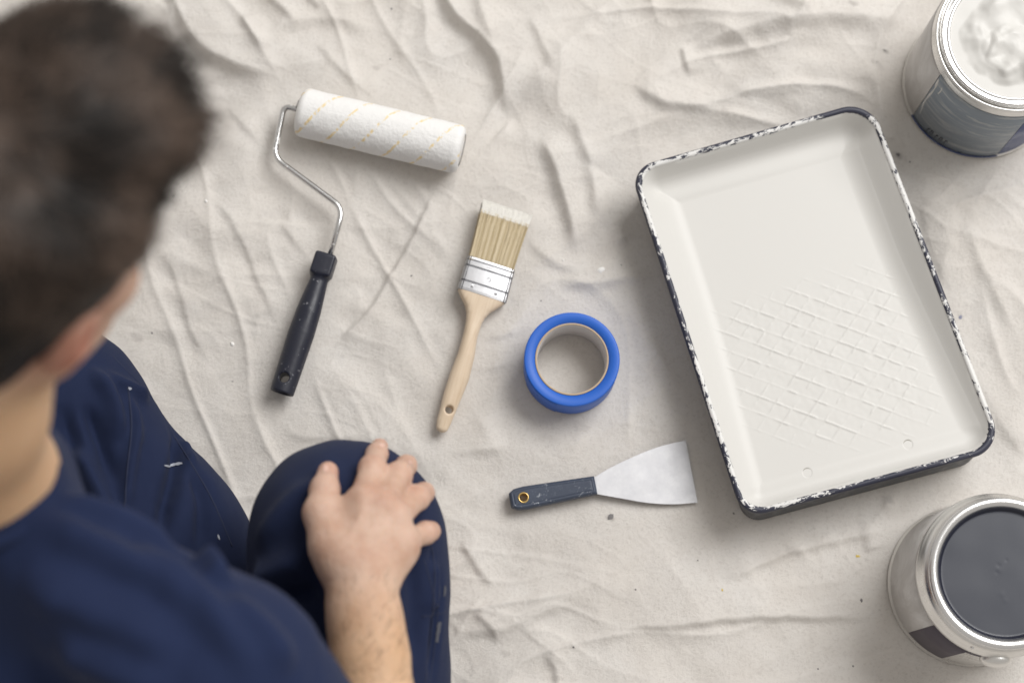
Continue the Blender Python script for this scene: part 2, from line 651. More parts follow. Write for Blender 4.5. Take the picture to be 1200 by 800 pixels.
n.color(n.mix(n.ramp(n.noise(28, 5, .7), [(.5, 0.), (.7, .6)]), (.018, .04, .15), (.30, .33, .42)))
m_labelgrey = mat('label_grey', (.56, .54, .52), .4)
n = N(m_labelgrey)
n.color(n.mix(n.ramp(n.noise(22, 5, .7, src=n.mapping((1, 1, .5)), dist=.8), [(.45, 0.), (.7, 1.)]), (.50, .48, .46), (.66, .645, .63)))
m_purple = mat('label_plum', (.055, .043, .062), .45)
m_darkpaint = mat('slate_paint', (.060, .065, .082), .33, Specular_IOR_Level=.5)
n = N(m_darkpaint)
n.color(n.mix(n.noise(14, 3, .5), (.040, .045, .060), (.052, .056, .072)))
m_darkwet = mat('slate_paint_edge', (.016, .018, .032), .3)
m_speck_d = mat('dark_paint_speck', (.20, .19, .19), .9)
m_speck_w = mat('white_paint_speck', (.84, .83, .81), .7)
m_speck_y = mat('yellow_paint_speck', (.62, .47, .12), .8)
m_speck_b = mat('blue_grey_speck', (.24, .25, .33), .8)

# ------------------------------------------------------------------ setting
me = new_mesh('floor', [(-4, -4, -.014), (4, -4, -.014), (4, 4, -.014), (-4, 4, -.014)], [[0, 1, 2, 3]], False)
tag(obj('floor', me, m_floor), kind='structure')

TRAY = np.array([U(738, 197.2, .065), U(1020, 116, .065), U(1177.4, 525, .065), U(871.6, 607.2, .065)])[:, :2]
C1 = np.array([.5357, .7157]); C2 = np.array([.4971, .1622]); TP = np.array([.0796, .3955])


def axis_coords(a, b, fine, out_a, out_b):
    mid = np.arange(a, b, fine)
    lo_ = a - np.cumsum(fine * 1.35 ** np.arange(1, 60)); lo_ = lo_[lo_ > out_a][::-1]
    hi_ = mid[-1] + np.cumsum(fine * 1.35 ** np.arange(1, 60)); hi_ = hi_[hi_ < out_b]
    return np.concatenate([[out_a], lo_, mid, hi_, [out_b]])


gx = axis_coords(-.60, .66, .0018, -1.5, 1.5)
gy = axis_coords(.02, .88, .0018, -.9, 1.8)
GX, GY = np.meshgrid(gx, gy)
P2 = np.stack([GX.ravel(), GY.ravel()], 1)
x, y = P2[:, 0], P2[:, 1]
wx = x + .03 * perlin(x * 5 + 2, y * 5) + .008 * perlin(x * 17, y * 17 + 4)
wy = y + .03 * perlin(x * 5 + 30, y * 5 + 7) + .008 * perlin(x * 17 + 9, y * 17)
h = .0058 * perlin(wx * 4.5, wy * 4.5)
h += .0034 * perlin(wx * 10 + wy * 4 + 3, wy * 9 - wx * 3)
rg = 1 - np.abs(perlin(wx * 7 - wy * 3 + 40, wy * 6 + wx * 2)) * 2
h += .0022 * np.clip(rg, 0, 1) ** 3 * np.clip(.2 + 1.4 * perlin(x * 4 + 8, y * 4), 0, 1)
rg = 1 - np.abs(perlin(x * 15 + 7 + y * 6, y * 9 + 40 - x * 4)) * 2.4
h += .0009 * np.clip(rg, 0, 1) ** 4 * np.clip(perlin(x * 5 + 18, y * 5 + 3) * 2, 0, 1)
h += .0012 * perlin(wx * 22, wy * 22) + .0003 * perlin(wx * 60, wy * 60) + .00014 * perlin(x * 140, y * 140) + .00007 * perlin(x * 300, y * 300)

def worley(px_, py_, seed, k):
    """smooth distance to the nearest of jittered points: facets meeting in creases"""
    rw = np.random.RandomState(seed)
    jx, jy, jh = rw.rand(64, 64), rw.rand(64, 64), rw.rand(64, 64)
    xi, yi = np.floor(px_).astype(int), np.floor(py_).astype(int)
    acc = np.zeros(len(px_))
    for a in (-1, 0, 1):
        for b in (-1, 0, 1):
            i, j = (xi + a) & 63, (yi + b) & 63
            dx_, dy_ = xi + a + jx[i, j] - px_, yi + b + jy[i, j] - py_
            acc += np.exp(-k * (np.sqrt(dx_ * dx_ + dy_ * dy_) + .35 * jh[i, j]))
    return -np.log(acc + 1e-30) / k


w1x, w1y = x + .035 * perlin(x * 4 + 50, y * 4), y + .035 * perlin(x * 4, y * 4 + 60)
ca, sa_ = math.cos(.95), math.sin(.95)
ax_, ay_ = w1x * ca + w1y * sa_, -w1x * sa_ + w1y * ca
strength = .45 + .55 * sstep(.35, .70, y) + .25 * perlin(x * 4 + 70, y * 4)
h += .0140 * strength * (worley(ax_ * 6.5 + 20, ay_ * 12 + 20, 5, 14) - .35)
ca, sa_ = math.cos(-.35), math.sin(-.35)
ax_, ay_ = w1x * ca + w1y * sa_, -w1x * sa_ + w1y * ca
h += .0090 * np.clip(.35 + 1.3 * perlin(x * 5 + 33, y * 5 + 3), 0, 1) * (worley(ax_ * 11 + 20, ay_ * 24 + 20, 9, 12) - .35)
h += .0020 * np.clip(.2 + 1.5 * perlin(x * 7 + 13, y * 7 + 31), 0, 1) * (worley(w1x * 38 + 40, w1y * 30 + 40, 12, 10) - .35)



def pleats(ang, across, along, seed, lean=.35, sharp=3.3):
    """long ridges running along ang, steeper on the side away from the window"""
    c_, s_ = math.cos(ang), math.sin(ang)
    bx_ = x + .030 * perlin(x * 3.1 + seed, y * 3.1) + .010 * perlin(x * 9 + seed, y * 9 + 2)
    by_ = y + .030 * perlin(x * 3.1, y * 3.1 + seed) + .010 * perlin(x * 9 + 4, y * 9 + seed)

    def nn(ox, oy):
        u_, v_ = (bx_ + ox) * c_ + (by_ + oy) * s_, -(bx_ + ox) * s_ + (by_ + oy) * c_
        return 1 - np.abs(perlin(u_ / along + seed, v_ / across + seed * 2)) * 2
    n0 = np.clip(nn(0, 0), 0, 1) ** 2
    k_ = lean * across
    n1 = nn(.74 * k_ * n0, .67 * k_ * n0)
    return np.clip(n1, 0, 1) ** sharp


zL = sstep(.05, -.22, x); zT = sstep(.45, .70, y) * sstep(-.30, -.05, x); zB = sstep(.34, .14, y); zM = np.clip(1 - zL - zT - zB, 0, 1)
h += .0056 * (zL + .15) * pleats(math.radians(-58), .075, .26, 3.3) * np.clip(.55 + .9 * perlin(x * 3 + 5, y * 3), 0, 1)
h += .0098 * zT * pleats(math.radians(62), .10, .24, 7.1) * np.clip(.55 + .9 * perlin(x * 3 + 25, y * 3), 0, 1)
h += .0080 * zT * sstep(.0, .25, x) * pleats(math.radians(6), .085, .28, 11.7)
h += .0055 * (zB + .2) * pleats(math.radians(12), .070, .30, 17.9) * np.clip(.6 + .9 * perlin(x * 3 + 45, y * 3), 0, 1)
h += .0036 * zM * pleats(math.radians(100), .085, .22, 23.3)
h += .0026 * pleats(math.radians(35), .040, .13, 29.1) * np.clip(.3 + 1.2 * perlin(x * 4 + 15, y * 4 + 9), 0, 1)
h += .0022 * pleats(math.radians(-25), .035, .12, 31.7) * np.clip(.3 + 1.2 * perlin(x * 4 + 65, y * 4 + 19), 0, 1)

# folds: polyline in photo pixels, height mm, width towards the shaded (left of travel) side, width on the lit side (mm)
FOLDS = [
    ([(200, -30), (212, 15), (230, 48), (252, 66), (290, 82), (338, 94)], 7, 8, 20),
    ([(286, 18), (300, 45), (314, 66)], 3.5, 5, 9),
    ([(318, 42), (352, 27), (395, 25), (440, 34)], 4.5, 9, 22),
    ([(312, -8), (336, 18), (354, 32)], 3, 5, 10), ([(360, -5), (378, 14)], 2.5, 4, 8),
    ([(370, 50), (398, 78), (420, 100), (445, 120)], 2.2, 5, 9),
    ([(508, -30), (524, 5), (550, 34), (578, 62), (588, 84), (593, 112), (601, 137)], 9, 7, 15),
    ([(560, -10), (566, 20), (582, 60)], 4, 8, 8),
    ([(735, -20), (690, 30), (655, 70), (625, 105), (603, 136)], 4.2, 11, 9),
    ([(603, 136), (570, 176), (540, 208), (522, 226)], 3.6, 3.5, 9),
    ([(515, 215), (500, 248), (480, 285), (455, 330), (430, 368), (395, 402), (370, 425)], 2.8, 3.2, 8),
    ([(636, 158), (650, 195), (664, 238), (674, 276), (677, 300)], 6.5, 8, 13),
    ([(668, 130), (684, 170), (698, 215), (703, 270)], 4.5, 8, 12),
    ([(740, 100), (768, 118), (800, 123), (844, 128)], 4.2, 6, 12),
    ([(798, 55), (804, 72), (810, 92)], 3, 3.5, 7),
    ([(800, 56), (850, 44), (900, 33), (960, 25), (1075, 22)], 9, 13, 26),
    ([(905, -20), (925, 8), (955, 22)], 5, 10, 12),
    ([(655, 332), (700, 330), (760, 322), (800, 315)], 3.5, 7, 12),
    ([(715, 283), (745, 272), (790, 268)], 3.5, 7, 10),
    ([(600, 250), (640, 300), (690, 318)], 2.0, 6, 9),
    ([(700, 762), (722, 742), (745, 733), (800, 731), (870, 722), (960, 721), (1060, 724)], 3.4, 5, 12),
    ([(840, 690), (880, 665), (940, 642), (1000, 628), (1070, 612)], 2.6, 5, 10),
    ([(1010, 642), (1066, 634)], 3.5, 4, 9),
    ([(530, 738), (590, 735), (630, 718), (684, 702)], 2.8, 6, 9),
    ([(556, 716), (580, 738), (584, 756)], 2.5, 5, 7),
    ([(540, 630), (558, 660), (582, 690)], 2.4, 5, 7),
    ([(640, 760), (655, 790), (650, 830)], 2.4, 5, 8),
    ([(250, 225), (280, 270), (305, 330), (330, 385)], 2.2, 5, 12),
    ([(325, 255), (360, 300), (380, 345)], 2.2, 5, 12),
    ([(262, 118), (300, 160), (340, 205)], 2.0, 5, 10),
    ([(192, 290), (212, 340), (225, 385), (250, 430)], 1.8, 5, 9),
    ([(555, 398), (590, 390), (640, 378)], 2.4, 5, 8),
    ([(540, 432), (585, 428), (620, 415)], 1.8, 5, 8),
    ([(500, 520), (545, 528), (600, 520)], 2.0, 6, 10),
    ([(330, 505), (380, 512), (440, 508)], 1.6, 6, 9),
    ([(1035, 560), (1042, 600)], 3, 4, 7),
    ([(1080, 240), (1095, 300), (1120, 350)], 2.2, 6, 10),
    ([(1130, 260), (1160, 330), (1200, 400)], 2.6, 8, 12),
    ([(1150, 440), (1175, 500), (1210, 540)], 2.2, 7, 10),
    ([(480, -10), (470, 40), (475, 80)], 2.0, 8, 12),
    ([(620, 20), (640, 60), (650, 90)], 2.6, 6, 10),
    ([(850, 90), (880, 110), (950, 105)], 1.8, 8, 12),
]
for poly, hh, wl, wr in FOLDS:
    q = np.array([U(a, b, 0)[:2] for a, b in spline(poly, 5)])
    lo_, hi_ = q.min(0) - .14, q.max(0) + .14
    m = (x > lo_[0]) & (x < hi_[0]) & (y > lo_[1]) & (y < hi_[1])
    jit = .0016 * perlin(x[m] * 60, y[m] * 60) + .0022 * perlin(x[m] * 25 + 5, y[m] * 25)
    d, sd, pr = seg_dist(P2[m], q)
    # shaded flank looks away from the window (down-left): negative side of the light direction
    dirs = np.gradient(q, axis=0).mean(0)
    nrm = np.array([-dirs[1], dirs[0]])
    flip = 1 if nrm @ np.array([.74, .67]) > 0 else -1
    s = d * sd * flip + jit
    w = np.where(s < 0, wl * 1.0, wr * 2.3) * .001
    prof = np.exp(-np.abs(s / w) ** np.where(s < 0, 1.8, 1.15)) * sstep(-.02, .22, pr) * sstep(1.02, .70, pr)
    h[m] = np.maximum(h[m], 0) * 0 + h[m] + hh * .0019 * prof

rc = np.random.RandomState(21)
for _k in range(150):
    cxk, cyk = rc.uniform(-.58, .64), rc.uniform(.04, .86)
    th_ = rc.choice([.35, 1.15, 2.2, 2.75]) + rc.normal(0, .35)
    Lk = rc.uniform(.025, .085)
    tt = np.linspace(-.5, .5, 7)
    bend = rc.normal(0, .25)
    q = np.stack([cxk + Lk * (tt * math.cos(th_) - bend * tt * tt * math.sin(th_)), cyk + Lk * (tt * math.sin(th_) + bend * tt * tt * math.cos(th_))], 1)
    lo_, hi_ = q.min(0) - .05, q.max(0) + .05
    m = (x > lo_[0]) & (x < hi_[0]) & (y > lo_[1]) & (y < hi_[1])
    d, sd, pr = seg_dist(P2[m], q)
    sdd = d * sd + .002 * perlin(x[m] * 40, y[m] * 40)
    wA, wB = rc.uniform(.0025, .007), rc.uniform(.006, .018)
    prof = np.exp(-np.abs(sdd / np.where(sdd < 0, wA, wB)) ** 1.4) * sstep(0, .45, pr) * sstep(1, .55, pr)
    h[m] += rc.uniform(-.0007, .0016) * prof

# things press the cloth flat where they rest
def press(mask_d, soft=.03):
    return sstep(0, soft, mask_d)

def poly_sd(P, quad):
    d = np.full(len(P), -1e9); c = quad.mean(0)
    for i in range(4):
        a, b = quad[i], quad[(i + 1) % 4]
        nn = np.array([b[1] - a[1], a[0] - b[0]]); nn /= np.linalg.norm(nn)
        if nn @ (c - a) > 0: nn = -nn
        d = np.maximum(d, (P - a) @ nn)
    return d

h -= np.median(h)
flat = press(poly_sd(P2, TRAY) + .004, .05)
for c_, r_ in ((C1, .086), (C2, .086), (TP, .052)):
    flat = np.minimum(flat, press(np.hypot(x - c_[0], y - c_[1]) - r_ + .002, .045))
SEGS = [(U(350, 128, .0), U(540, 178, .0), .022), (U(383, 300, 0), U(330, 460, 0), .014),
        (U(580, 270, 0), U(562, 350, 0), .028), (U(562, 350, 0), U(518, 510, 0), .012), (U(600, 585, 0), U(700, 568, 0), .013),
        (U(720, 568, 0), U(812, 552, 0), .038), (U(330, 130, 0), U(322, 185, 0), .003), (U(322, 185, 0), U(400, 243, 0), .003)]
for a, b, r_ in SEGS:
    d, _, _ = seg_dist(P2, np.array([a[:2], b[:2]]))
    flat = np.minimum(flat, .15 + .85 * press(d - r_, .036))
h = h * flat - .0012 - .0012 * (1 - flat)
CLOTH_H = h.reshape(GX.shape)


def cloth_z(px_, py_):
    i = np.clip(np.searchsorted(gx, px_), 1, len(gx) - 1); j = np.clip(np.searchsorted(gy, py_), 1, len(gy) - 1)
    return float(CLOTH_H[j, i])


stain_shade = np.zeros(len(P2))
for px_, py_, r_, s_ in [(715, 606, 5, .9), (1025, 76, 6, .55), (1029, 80, 7, .4), (1037, 61, 4, .7), (1053, 182, 7, .6), (1127, 370, 5, .5),
                         (930, 645, 9, .25), (590, 765, 7, .3), (680, 500, 10, .18), (160, 395, 8, .45), (1042, 585, 7, .5),  # last entry here is a small brown shadow put into the cloth colour
                         (995, 12, 6, .5), (640, 515, 14, .14), (440, 78, 5, .4), (200, 300, 8, .2), (845, 130, 8, .25), (250, 360, 12, .15)]:
    c_ = U(px_, py_, 0)
    ddx, ddy = x - c_[0], y - c_[1]
    rr_ = np.hypot(ddx * 1.0 + ddy * .5, ddy * 1.3) + .0035 * perlin(x * 160, y * 160)
    stain_shade = np.maximum(stain_shade, s_ * sstep(r_ * .0011, r_ * .0004, rr_))
me = new_mesh('drop_cloth', np.stack([x, y, h], 1), grid_faces(len(gx), len(gy)))
set_attr(me, 'stain_shade', stain_shade)
cloth = thing('drop_cloth', 'wrinkled off-white canvas drop cloth spread over the floor under everything', 'drop cloth')
obj('canvas_sheet', me, m_canvas, cloth)


def blob(px_, py_, r_, elong=1.0, rot=0.0, seed=0, thick=.0006):
    rot = rot + seed
    rs = np.random.RandomState(seed)
    c_ = U(px_, py_, 0)
    k = 11
    a = np.arange(k) * 2 * math.pi / k
    r2 = r_ * rs.uniform(.6, 1.15, k)
    u, v = r2 * np.cos(a) * elong, r2 * np.sin(a)
    xx, yy = c_[0] + u * math.cos(rot) - v * math.sin(rot), c_[1] + u * math.sin(rot) + v * math.cos(rot)
    zz = np.array([cloth_z(p, q) for p, q in zip(xx, yy)]) + .0002
    top = np.stack([c_[0] + (xx - c_[0]) * .8, c_[1] + (yy - c_[1]) * .8, zz + thick], 1)
    bot = np.stack([xx, yy, zz - .0004], 1)
    v_ = np.concatenate([bot, top, [[c_[0], c_[1], cloth_z(*c_[:2]) + thick * 1.4]]])
    f = [[i, (i + 1) % k, k + (i + 1) % k, k + i] for i in range(k)] + [[k + i, k + (i + 1) % k, 2 * k] for i in range(k)]
    return v_, f


SPOTS = [(704, 317, .0034, 1.4, .3, m_speck_w), (272, 403, .0026, 1.2, .8, m_speck_w), (242, 237, .0020, 1.4, 0, m_speck_w), (660, 305, .0012, 1, 0, m_speck_w),
         (745, 690, .0012, 1, 0, m_speck_d), (672, 758, .0013, 1, 0, m_speck_d), (1010, 703, .0018, 1.3, 2, m_speck_d), (960, 783, .0013, 1, 0, m_speck_d),
         (1001, 780, .0012, 1, 0, m_speck_d), (482, 322, .0014, 1.4, .5, m_speck_d), (203, 230, .0013, 1, 0, m_speck_d), (716, 605, .0030, 1.8, -.5, m_speck_d),
         (728, 311, .0013, 1, 0, m_speck_d), (459, 11, .0011, 1, 0, m_speck_d), (457, 68, .0011, 1, 0, m_speck_d), (1037, 61, .0018, 1.6, .3, m_speck_d),
         (1053, 181, .0030, .8, .4, m_speck_d), (846, 691, .0015, 1.3, .5, m_speck_y), (1006, 651, .0019, 1.4, .7, m_speck_y), (1127, 370, .0028, 1.1, 0, m_speck_b),
         (178, 390, .0012, 1, 0, m_speck_d), (272, 446, .0011, 1, 0, m_speck_d), (1066, 190, .0014, 1, 0, m_speck_d), (818, 656, .0011, 1, 0, m_speck_d),
         (860, 601, .0012, 1, 0, m_speck_d), (634, 352, .0010, 1, 0, m_speck_d), (1027, 77, .0024, 1.3, 1, m_speck_d)]
for i, (a, b, r_, el, ro, mm) in enumerate(SPOTS):
    obj('paint_speck', new_mesh('paint_speck', *blob(a, b, r_, el, ro, i, .0007 if mm is m_speck_w else .00012)), mm, cloth)

# ------------------------------------------------------------------ paint tray

def ring(quad, inset, z, radii, na=10, ne=14):
    """rounded quad outline, moved inwards"""
    c = quad.mean(0); L = []
    for i in range(4):
        a, b = quad[i], quad[(i + 1) % 4]
        t = (b - a) / np.linalg.norm(b - a); nn = np.array([-t[1], t[0]])
        if nn @ (c - a) < 0: nn = -nn
        ins = inset[i] if isinstance(inset, (list, tuple)) else inset
        L.append((a + nn * ins, t, nn))
    cs = []
    for i in range(4):
        p, t, _ = L[i - 1]; q, s, _ = L[i]
        k = np.linalg.solve(np.stack([t, -s], 1), q - p)
        cs.append(p + t * k[0])
    pts = []
    for i in range(4):
        t0, n0 = L[i - 1][1], L[i - 1][2]; t1, n1 = L[i][1], L[i][2]
        r = radii[i]
        half = math.acos(max(-1, min(1, t0 @ t1))) / 2
        d = r * math.tan(half)
        p0, p1 = cs[i] - t0 * d, cs[i] + t1 * d
        ctr = p0 + n0 * r
        for k in range(na + 1):
            s = k / na
            w = (-n0) * math.sin((1 - s) * 2 * half) + (-n1) * math.sin(s * 2 * half)
            w /= np.linalg.norm(w)
            pts.append(ctr + w * r)
        t2 = L[i][1]; nxt_r = radii[(i + 1) % 4]
        half2 = math.acos(max(-1, min(1, t2 @ L[(i + 1) % 4][1]))) / 2
        e1 = cs[(i + 1) % 4] - t2 * nxt_r * math.tan(half2)
        for k in range(1, ne):
            pts.append(p1 + (e1 - p1) * k / ne)
    pts = np.array(pts)
    return np.concatenate([pts, np.full((len(pts), 1), z)], 1)


TR = [.026, .034, .030, .026]
NE = 40


def tr(ins, z, dr=0.0):
    return ring(TRAY, ins, z, [max(.004, r - (ins if not isinstance(ins, (list, tuple)) else max(ins)) * .6 + dr) for r in TR], 12, NE)


tc = TRAY.mean(0)
tray = thing('paint_tray', 'dark roller tray coated in white paint with chipped painted rim and diamond grid', 'paint tray', (tc[0], tc[1], 0))
TOFF = np.array([tc[0], tc[1], 0])
rows = [tr(.0022, .0575), tr(.0002, .0578), tr(-.0004, .0610), tr(.0003, .0640), tr(.0014, .0651), tr(.0032, .0655), tr(.0050, .0651), tr(.0060, .0638), tr(.0065, .0605)]
v, f = loft([np.concatenate([r_, r_[:1]]) for r_ in rows])
n1 = len(rows[0]) + 1
f = [q for i, q in enumerate(f) if (i % n1) != n1 - 1]
me = new_mesh('rim', v - TOFF, f)
arc = np.concatenate([[0], np.cumsum(np.linalg.norm(np.diff(np.concatenate([rows[4], rows[4][:1]]), axis=0), axis=1))])
across = [0, .002, .0045, .0075, .0092, .011, .0126, .0142, .0175]
bare = np.zeros(len(v)); sa = np.tile(arc, len(rows)); ta = np.repeat(across, n1)
prof = [.22, .2, .16, .09, .03, .0, -.02, .01, -.06]
for i in range(len(rows)):
    bare[i * n1:(i + 1) * n1] = prof[i]
bv = v[:, :2]
ramp_t = (ta - .010) / .006
dTop = seg_dist(bv, TRAY[[0, 1]])[0]; dRt = seg_dist(bv, TRAY[[1, 2]])[0]; dBot = seg_dist(bv, TRAY[[3, 2]])[0]; dLf = seg_dist(bv, TRAY[[0, 3]])[0]
onT, onR, onB, onL = [sstep(.014, .005, q) for q in (dTop, dRt, dBot, dLf)]
bare += .40 * sstep(.062, .030, np.hypot(*(bv - TRAY[1] + np.array([.012, .008])).T)) * sstep(-.004, .012, (bv - TRAY[1] + np.array([.012, .008])) @ np.array([-.1, 1.]) + .012)
bare += .13 * sstep(.05, .025, np.hypot(*(bv - TRAY[2]).T))
bare += onB * (.07 - .06 * ramp_t) + onT * (.02 - .05 * ramp_t) + onL * (.02 - .02 * ramp_t) + onR * (-.03 + .07 * ramp_t)
bare += .06 * perlin(sa * 22, ta * 0 + 3) + .20 * perlin(sa * 7.3, ta * 0 + 9) + .08 * perlin(sa * 55, ta * 0 + 15)
set_attr(me, 'bare', bare); set_attr(me, 'along', sa); set_attr(me, 'across', ta)
obj('rim', me, m_rim, tray)
rows = [tr(.0030, .0605), tr(.0034, .057), tr([.004, .004, .0028, .0042], .050), tr([.0062, .0062, .0005, .0064], .030), tr([.0085, .0085, -.0018, .0090], .006), tr([.010, .010, -.0005, .0105], .0015), tr([.014, .014, .004, .0145], .0008)]
v, f = loft(rows, True)
obj('outer_shell', new_mesh('outer_shell', v - TOFF, f), m_tray_plastic, tray)

# tray inside: one height field
e_x = ((TRAY[1] - TRAY[0]) / np.linalg.norm(TRAY[1] - TRAY[0]) + (TRAY[2] - TRAY[3]) / np.linalg.norm(TRAY[2] - TRAY[3])); e_x /= np.linalg.norm(e_x)
e_y = np.array([e_x[1], -e_x[0]])       # towards the shallow end


def rq_sd(P, quad, inset, radii):
    """signed distance (negative inside) to the rounded quad"""
    rgp = ring(quad, inset, 0, radii, 12, 6)[:, :2]
    cl = np.concatenate([rgp, rgp[:1]])
    d, _, _ = seg_dist(P, cl)
    ins = np.zeros(len(P), bool)
    for i in range(len(rgp)):
        a, b = rgp[i], rgp[(i + 1) % len(rgp)]
        cnd = (a[1] > P[:, 1]) != (b[1] > P[:, 1])
        xx = (b[0] - a[0]) * (P[:, 1] - a[1]) / (b[1] - a[1] + 1e-15) + a[0]
        ins ^= cnd & (P[:, 0] < xx)
    return np.where(ins, -d, d)


Lt = np.linalg.norm((TRAY[3] + TRAY[2]) / 2 - (TRAY[0] + TRAY[1]) / 2)


def tray_floor(P, d_in):
    q = P - (TRAY[0] + TRAY[1]) / 2
    tv = (q @ e_y) / Lt; tu = q @ e_x
    well = .034
    ramp = .034 + (tv - .36) / .57 * .0145
    fl = smax(np.full(len(P), well), ramp, .006)
    slope = .98 + .95 * sstep(.11, .035, tv) + 1.1 * sstep(.92, .97, tv)
    wall = np.minimum(.0630 - d_in * slope, .0634)
    return fl, wall, tv, tu


def tray_grid(step, ridges):
    au = np.arange(-.165, .1651, step); av = np.arange(-.005, Lt + .005, step)
    A, Bv = np.meshgrid(au, av)
    P = (TRAY[0] + TRAY[1]) / 2 + A.ravel()[:, None] * e_x + Bv.ravel()[:, None] * e_y
    sd = rq_sd(P, TRAY, .0061, [r - .0030 for r in TR])
    d_in = -sd
    fl, wall, tv, tu = tray_floor(P, np.maximum(d_in, -.003))
    return A, Bv, P, sd, d_in, fl, wall, tv, tu


A, Bv, P, sd, d_in, fl, wall, tv, tu = tray_grid(.0025, False)
z = smax(smax(fl + .0008, np.full(len(fl), .0362), .0022), wall + .0004, .013) - .0003
keep = sd < .0024
fc = grid_faces(A.shape[1], A.shape[0]); fc = fc[keep[fc].all(1)][:, ::-1]
me = new_mesh('basin', np.stack([P[:, 0], P[:, 1], z], 1) - TOFF, fc)
obj('basin', me, m_paint_w, tray)

# paint film and pool over the whole inside of the tray, thin over the ramp's ridges
A, Bv, P, sd, d_in, fl, wall, tv, tu = tray_grid(.0009, True)
LEVEL = .0362
# ramp ridges: two families of lines crossing on the ramp
yy = tv * Lt
fam1 = (tu * .605 - yy * .796)          # travel down-right in the photo
fam2 = (tu * .62 + yy * .785)
wob = .0006 * perlin(P[:, 0] * 90, P[:, 1] * 90)


def lines(c, pitch, w):
    k = (c / pitch + .5) % 1 - .5
    return np.exp(-(np.abs(k) * pitch / w) ** 2)


r1 = lines(fam1 + wob, .0174, .00075); r2 = lines(fam2 + wob + .004, .0174, .00080)
brk = sstep(-.18, .30, perlin(P[:, 0] * 55 + 3, P[:, 1] * 55) + .5 * perlin(P[:, 0] * 140, P[:, 1] * 140))
rz = np.maximum(r1, r2 * .62) * (.18 + .82 * brk)
uN = tu / .13
fade = sstep(-.98, -.42, uN - .2 * (tv - .6)) * sstep(.92, .62, uN) * sstep(.38, .50, tv + .03 * perlin(P[:, 0] * 30, P[:, 1] * 30)) * sstep(.93, .82, tv + (.10 * sstep(.2, -.9, uN)))
cell = np.exp(-((((fam1 / .0172 + .5) % 1 - .5 - .5 + 1) % 1 - .5) ** 2 + (((fam2 + .004) / .0172) % 1 - .5) ** 2) * 40)
film = fl + .0008 + .00095 * rz * fade
film += fade * .00012 * perlin(P[:, 0] * 170, P[:, 1] * 170) + .0002 * fade * perlin(P[:, 0] * 60, P[:, 1] * 60)
pool = LEVEL + np.zeros(len(P))
zz = smax(film, pool, .0022)
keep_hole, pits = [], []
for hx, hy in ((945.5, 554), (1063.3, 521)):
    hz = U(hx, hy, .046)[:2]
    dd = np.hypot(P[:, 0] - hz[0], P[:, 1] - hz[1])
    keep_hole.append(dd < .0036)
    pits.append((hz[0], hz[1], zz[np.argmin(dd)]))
    zz -= .0012 * sstep(.0052, .0036, dd)
zw = smax(fl, wall, .010)
keep = (sd < -.003) & (zw < np.maximum(fl, LEVEL) + .012)
zz = smax(zz, wall + .0004, .013)
keep &= ~(keep_hole[0] | keep_hole[1])
edge = sstep(.005, .012, zw - np.maximum(fl, LEVEL))
zz = zz - .0007 * edge
fc = grid_faces(A.shape[1], A.shape[0]); fc = fc[keep[fc].all(1)][:, ::-1]
used = np.unique(fc); remap = np.full(len(P), -1); remap[used] = np.arange(len(used))
me = new_mesh('wet_paint', np.stack([P[:, 0], P[:, 1], zz], 1)[used] - TOFF, remap[fc])
wp = obj('tray_paint', me, m_paint_wet)
wp.location = TOFF
tag(wp, 'smooth white paint lying in the roller tray and over its ridged ramp', 'paint')

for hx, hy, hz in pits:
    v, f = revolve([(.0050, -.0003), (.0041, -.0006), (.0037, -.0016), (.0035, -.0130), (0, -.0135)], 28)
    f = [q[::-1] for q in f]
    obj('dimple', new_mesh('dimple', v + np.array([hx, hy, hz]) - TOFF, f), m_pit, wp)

# ------------------------------------------------------------------ paint cans

def can_profile(straight=False):
    if straight:
        return [(.0, .003), (.078, .003), (.0795, .0002), (.0838, .0004), (.0845, .0022), (.0838, .0042), (.0825, .0055), (.0822, .012), (.0822, .134),
                (.0818, .1395), (.0806, .1445), (.0800, .1475), (.0804, .1490), (.0800, .1503), (.0788, .1508), (.0774, .1500), (.0764, .1462), (.0758, .1480), (.0752, .151)]
    return [(.0, .003), (.078, .003), (.0795, .0002), (.0838, .0004), (.0845, .0022), (.0838, .0042), (.0827, .0056), (.0824, .010), (.0806, .122),
            (.0806, .1265), (.0812, .1285), (.0811, .1305), (.0800, .1325), (.0785, .1375), (.0770, .1425), (.0745, .1462), (.0722, .1476), (.0708, .1490), (.0710, .1506)]


def paint_can(name, label, c, straight=False):
    t = thing(name, label, 'paint can', (c[0], c[1], 0))
    obj('can_body', new_mesh('can_body', *revolve(can_profile(straight), 128)), m_tin, t)
    if straight:
        rimp = [(.0752, .1500), (.0755, .1520), (.0753, .1540), (.0744, .1551), (.0732, .1550), (.0722, .1540), (.0714, .1525), (.0704, .1518), (.0690, .1520),
                (.0676, .1527), (.0664, .1526), (.0654, .1515), (.0650, .1480), (.0650, .137)]
    else:
        rimp = [(.0708, .1490), (.0730, .1498), (.0742, .1515), (.0743, .1535), (.0734, .1551), (.0716, .1560), (.0696, .1562), (.0676, .1558), (.0660, .1548),
                (.0649, .1532), (.0643, .1510), (.0640, .1480), (.0640, .137)]
    obj('rim', new_mesh('rim', *revolve(rimp, 128)), m_rimtin, t)
    return t


def patch(a0, a1, z0, z1, r=.0825, n=40, th=.0004, r2=None):
    r2 = r if r2 is None else r2
    a0, a1 = math.radians(a0), math.radians(a1)
    return revolve([(r - .0004, z0), (r + th, z0 + .0003), (r2 + th, z1 - .0003), (r2 - .0004, z1)], n, a0, a1, False)


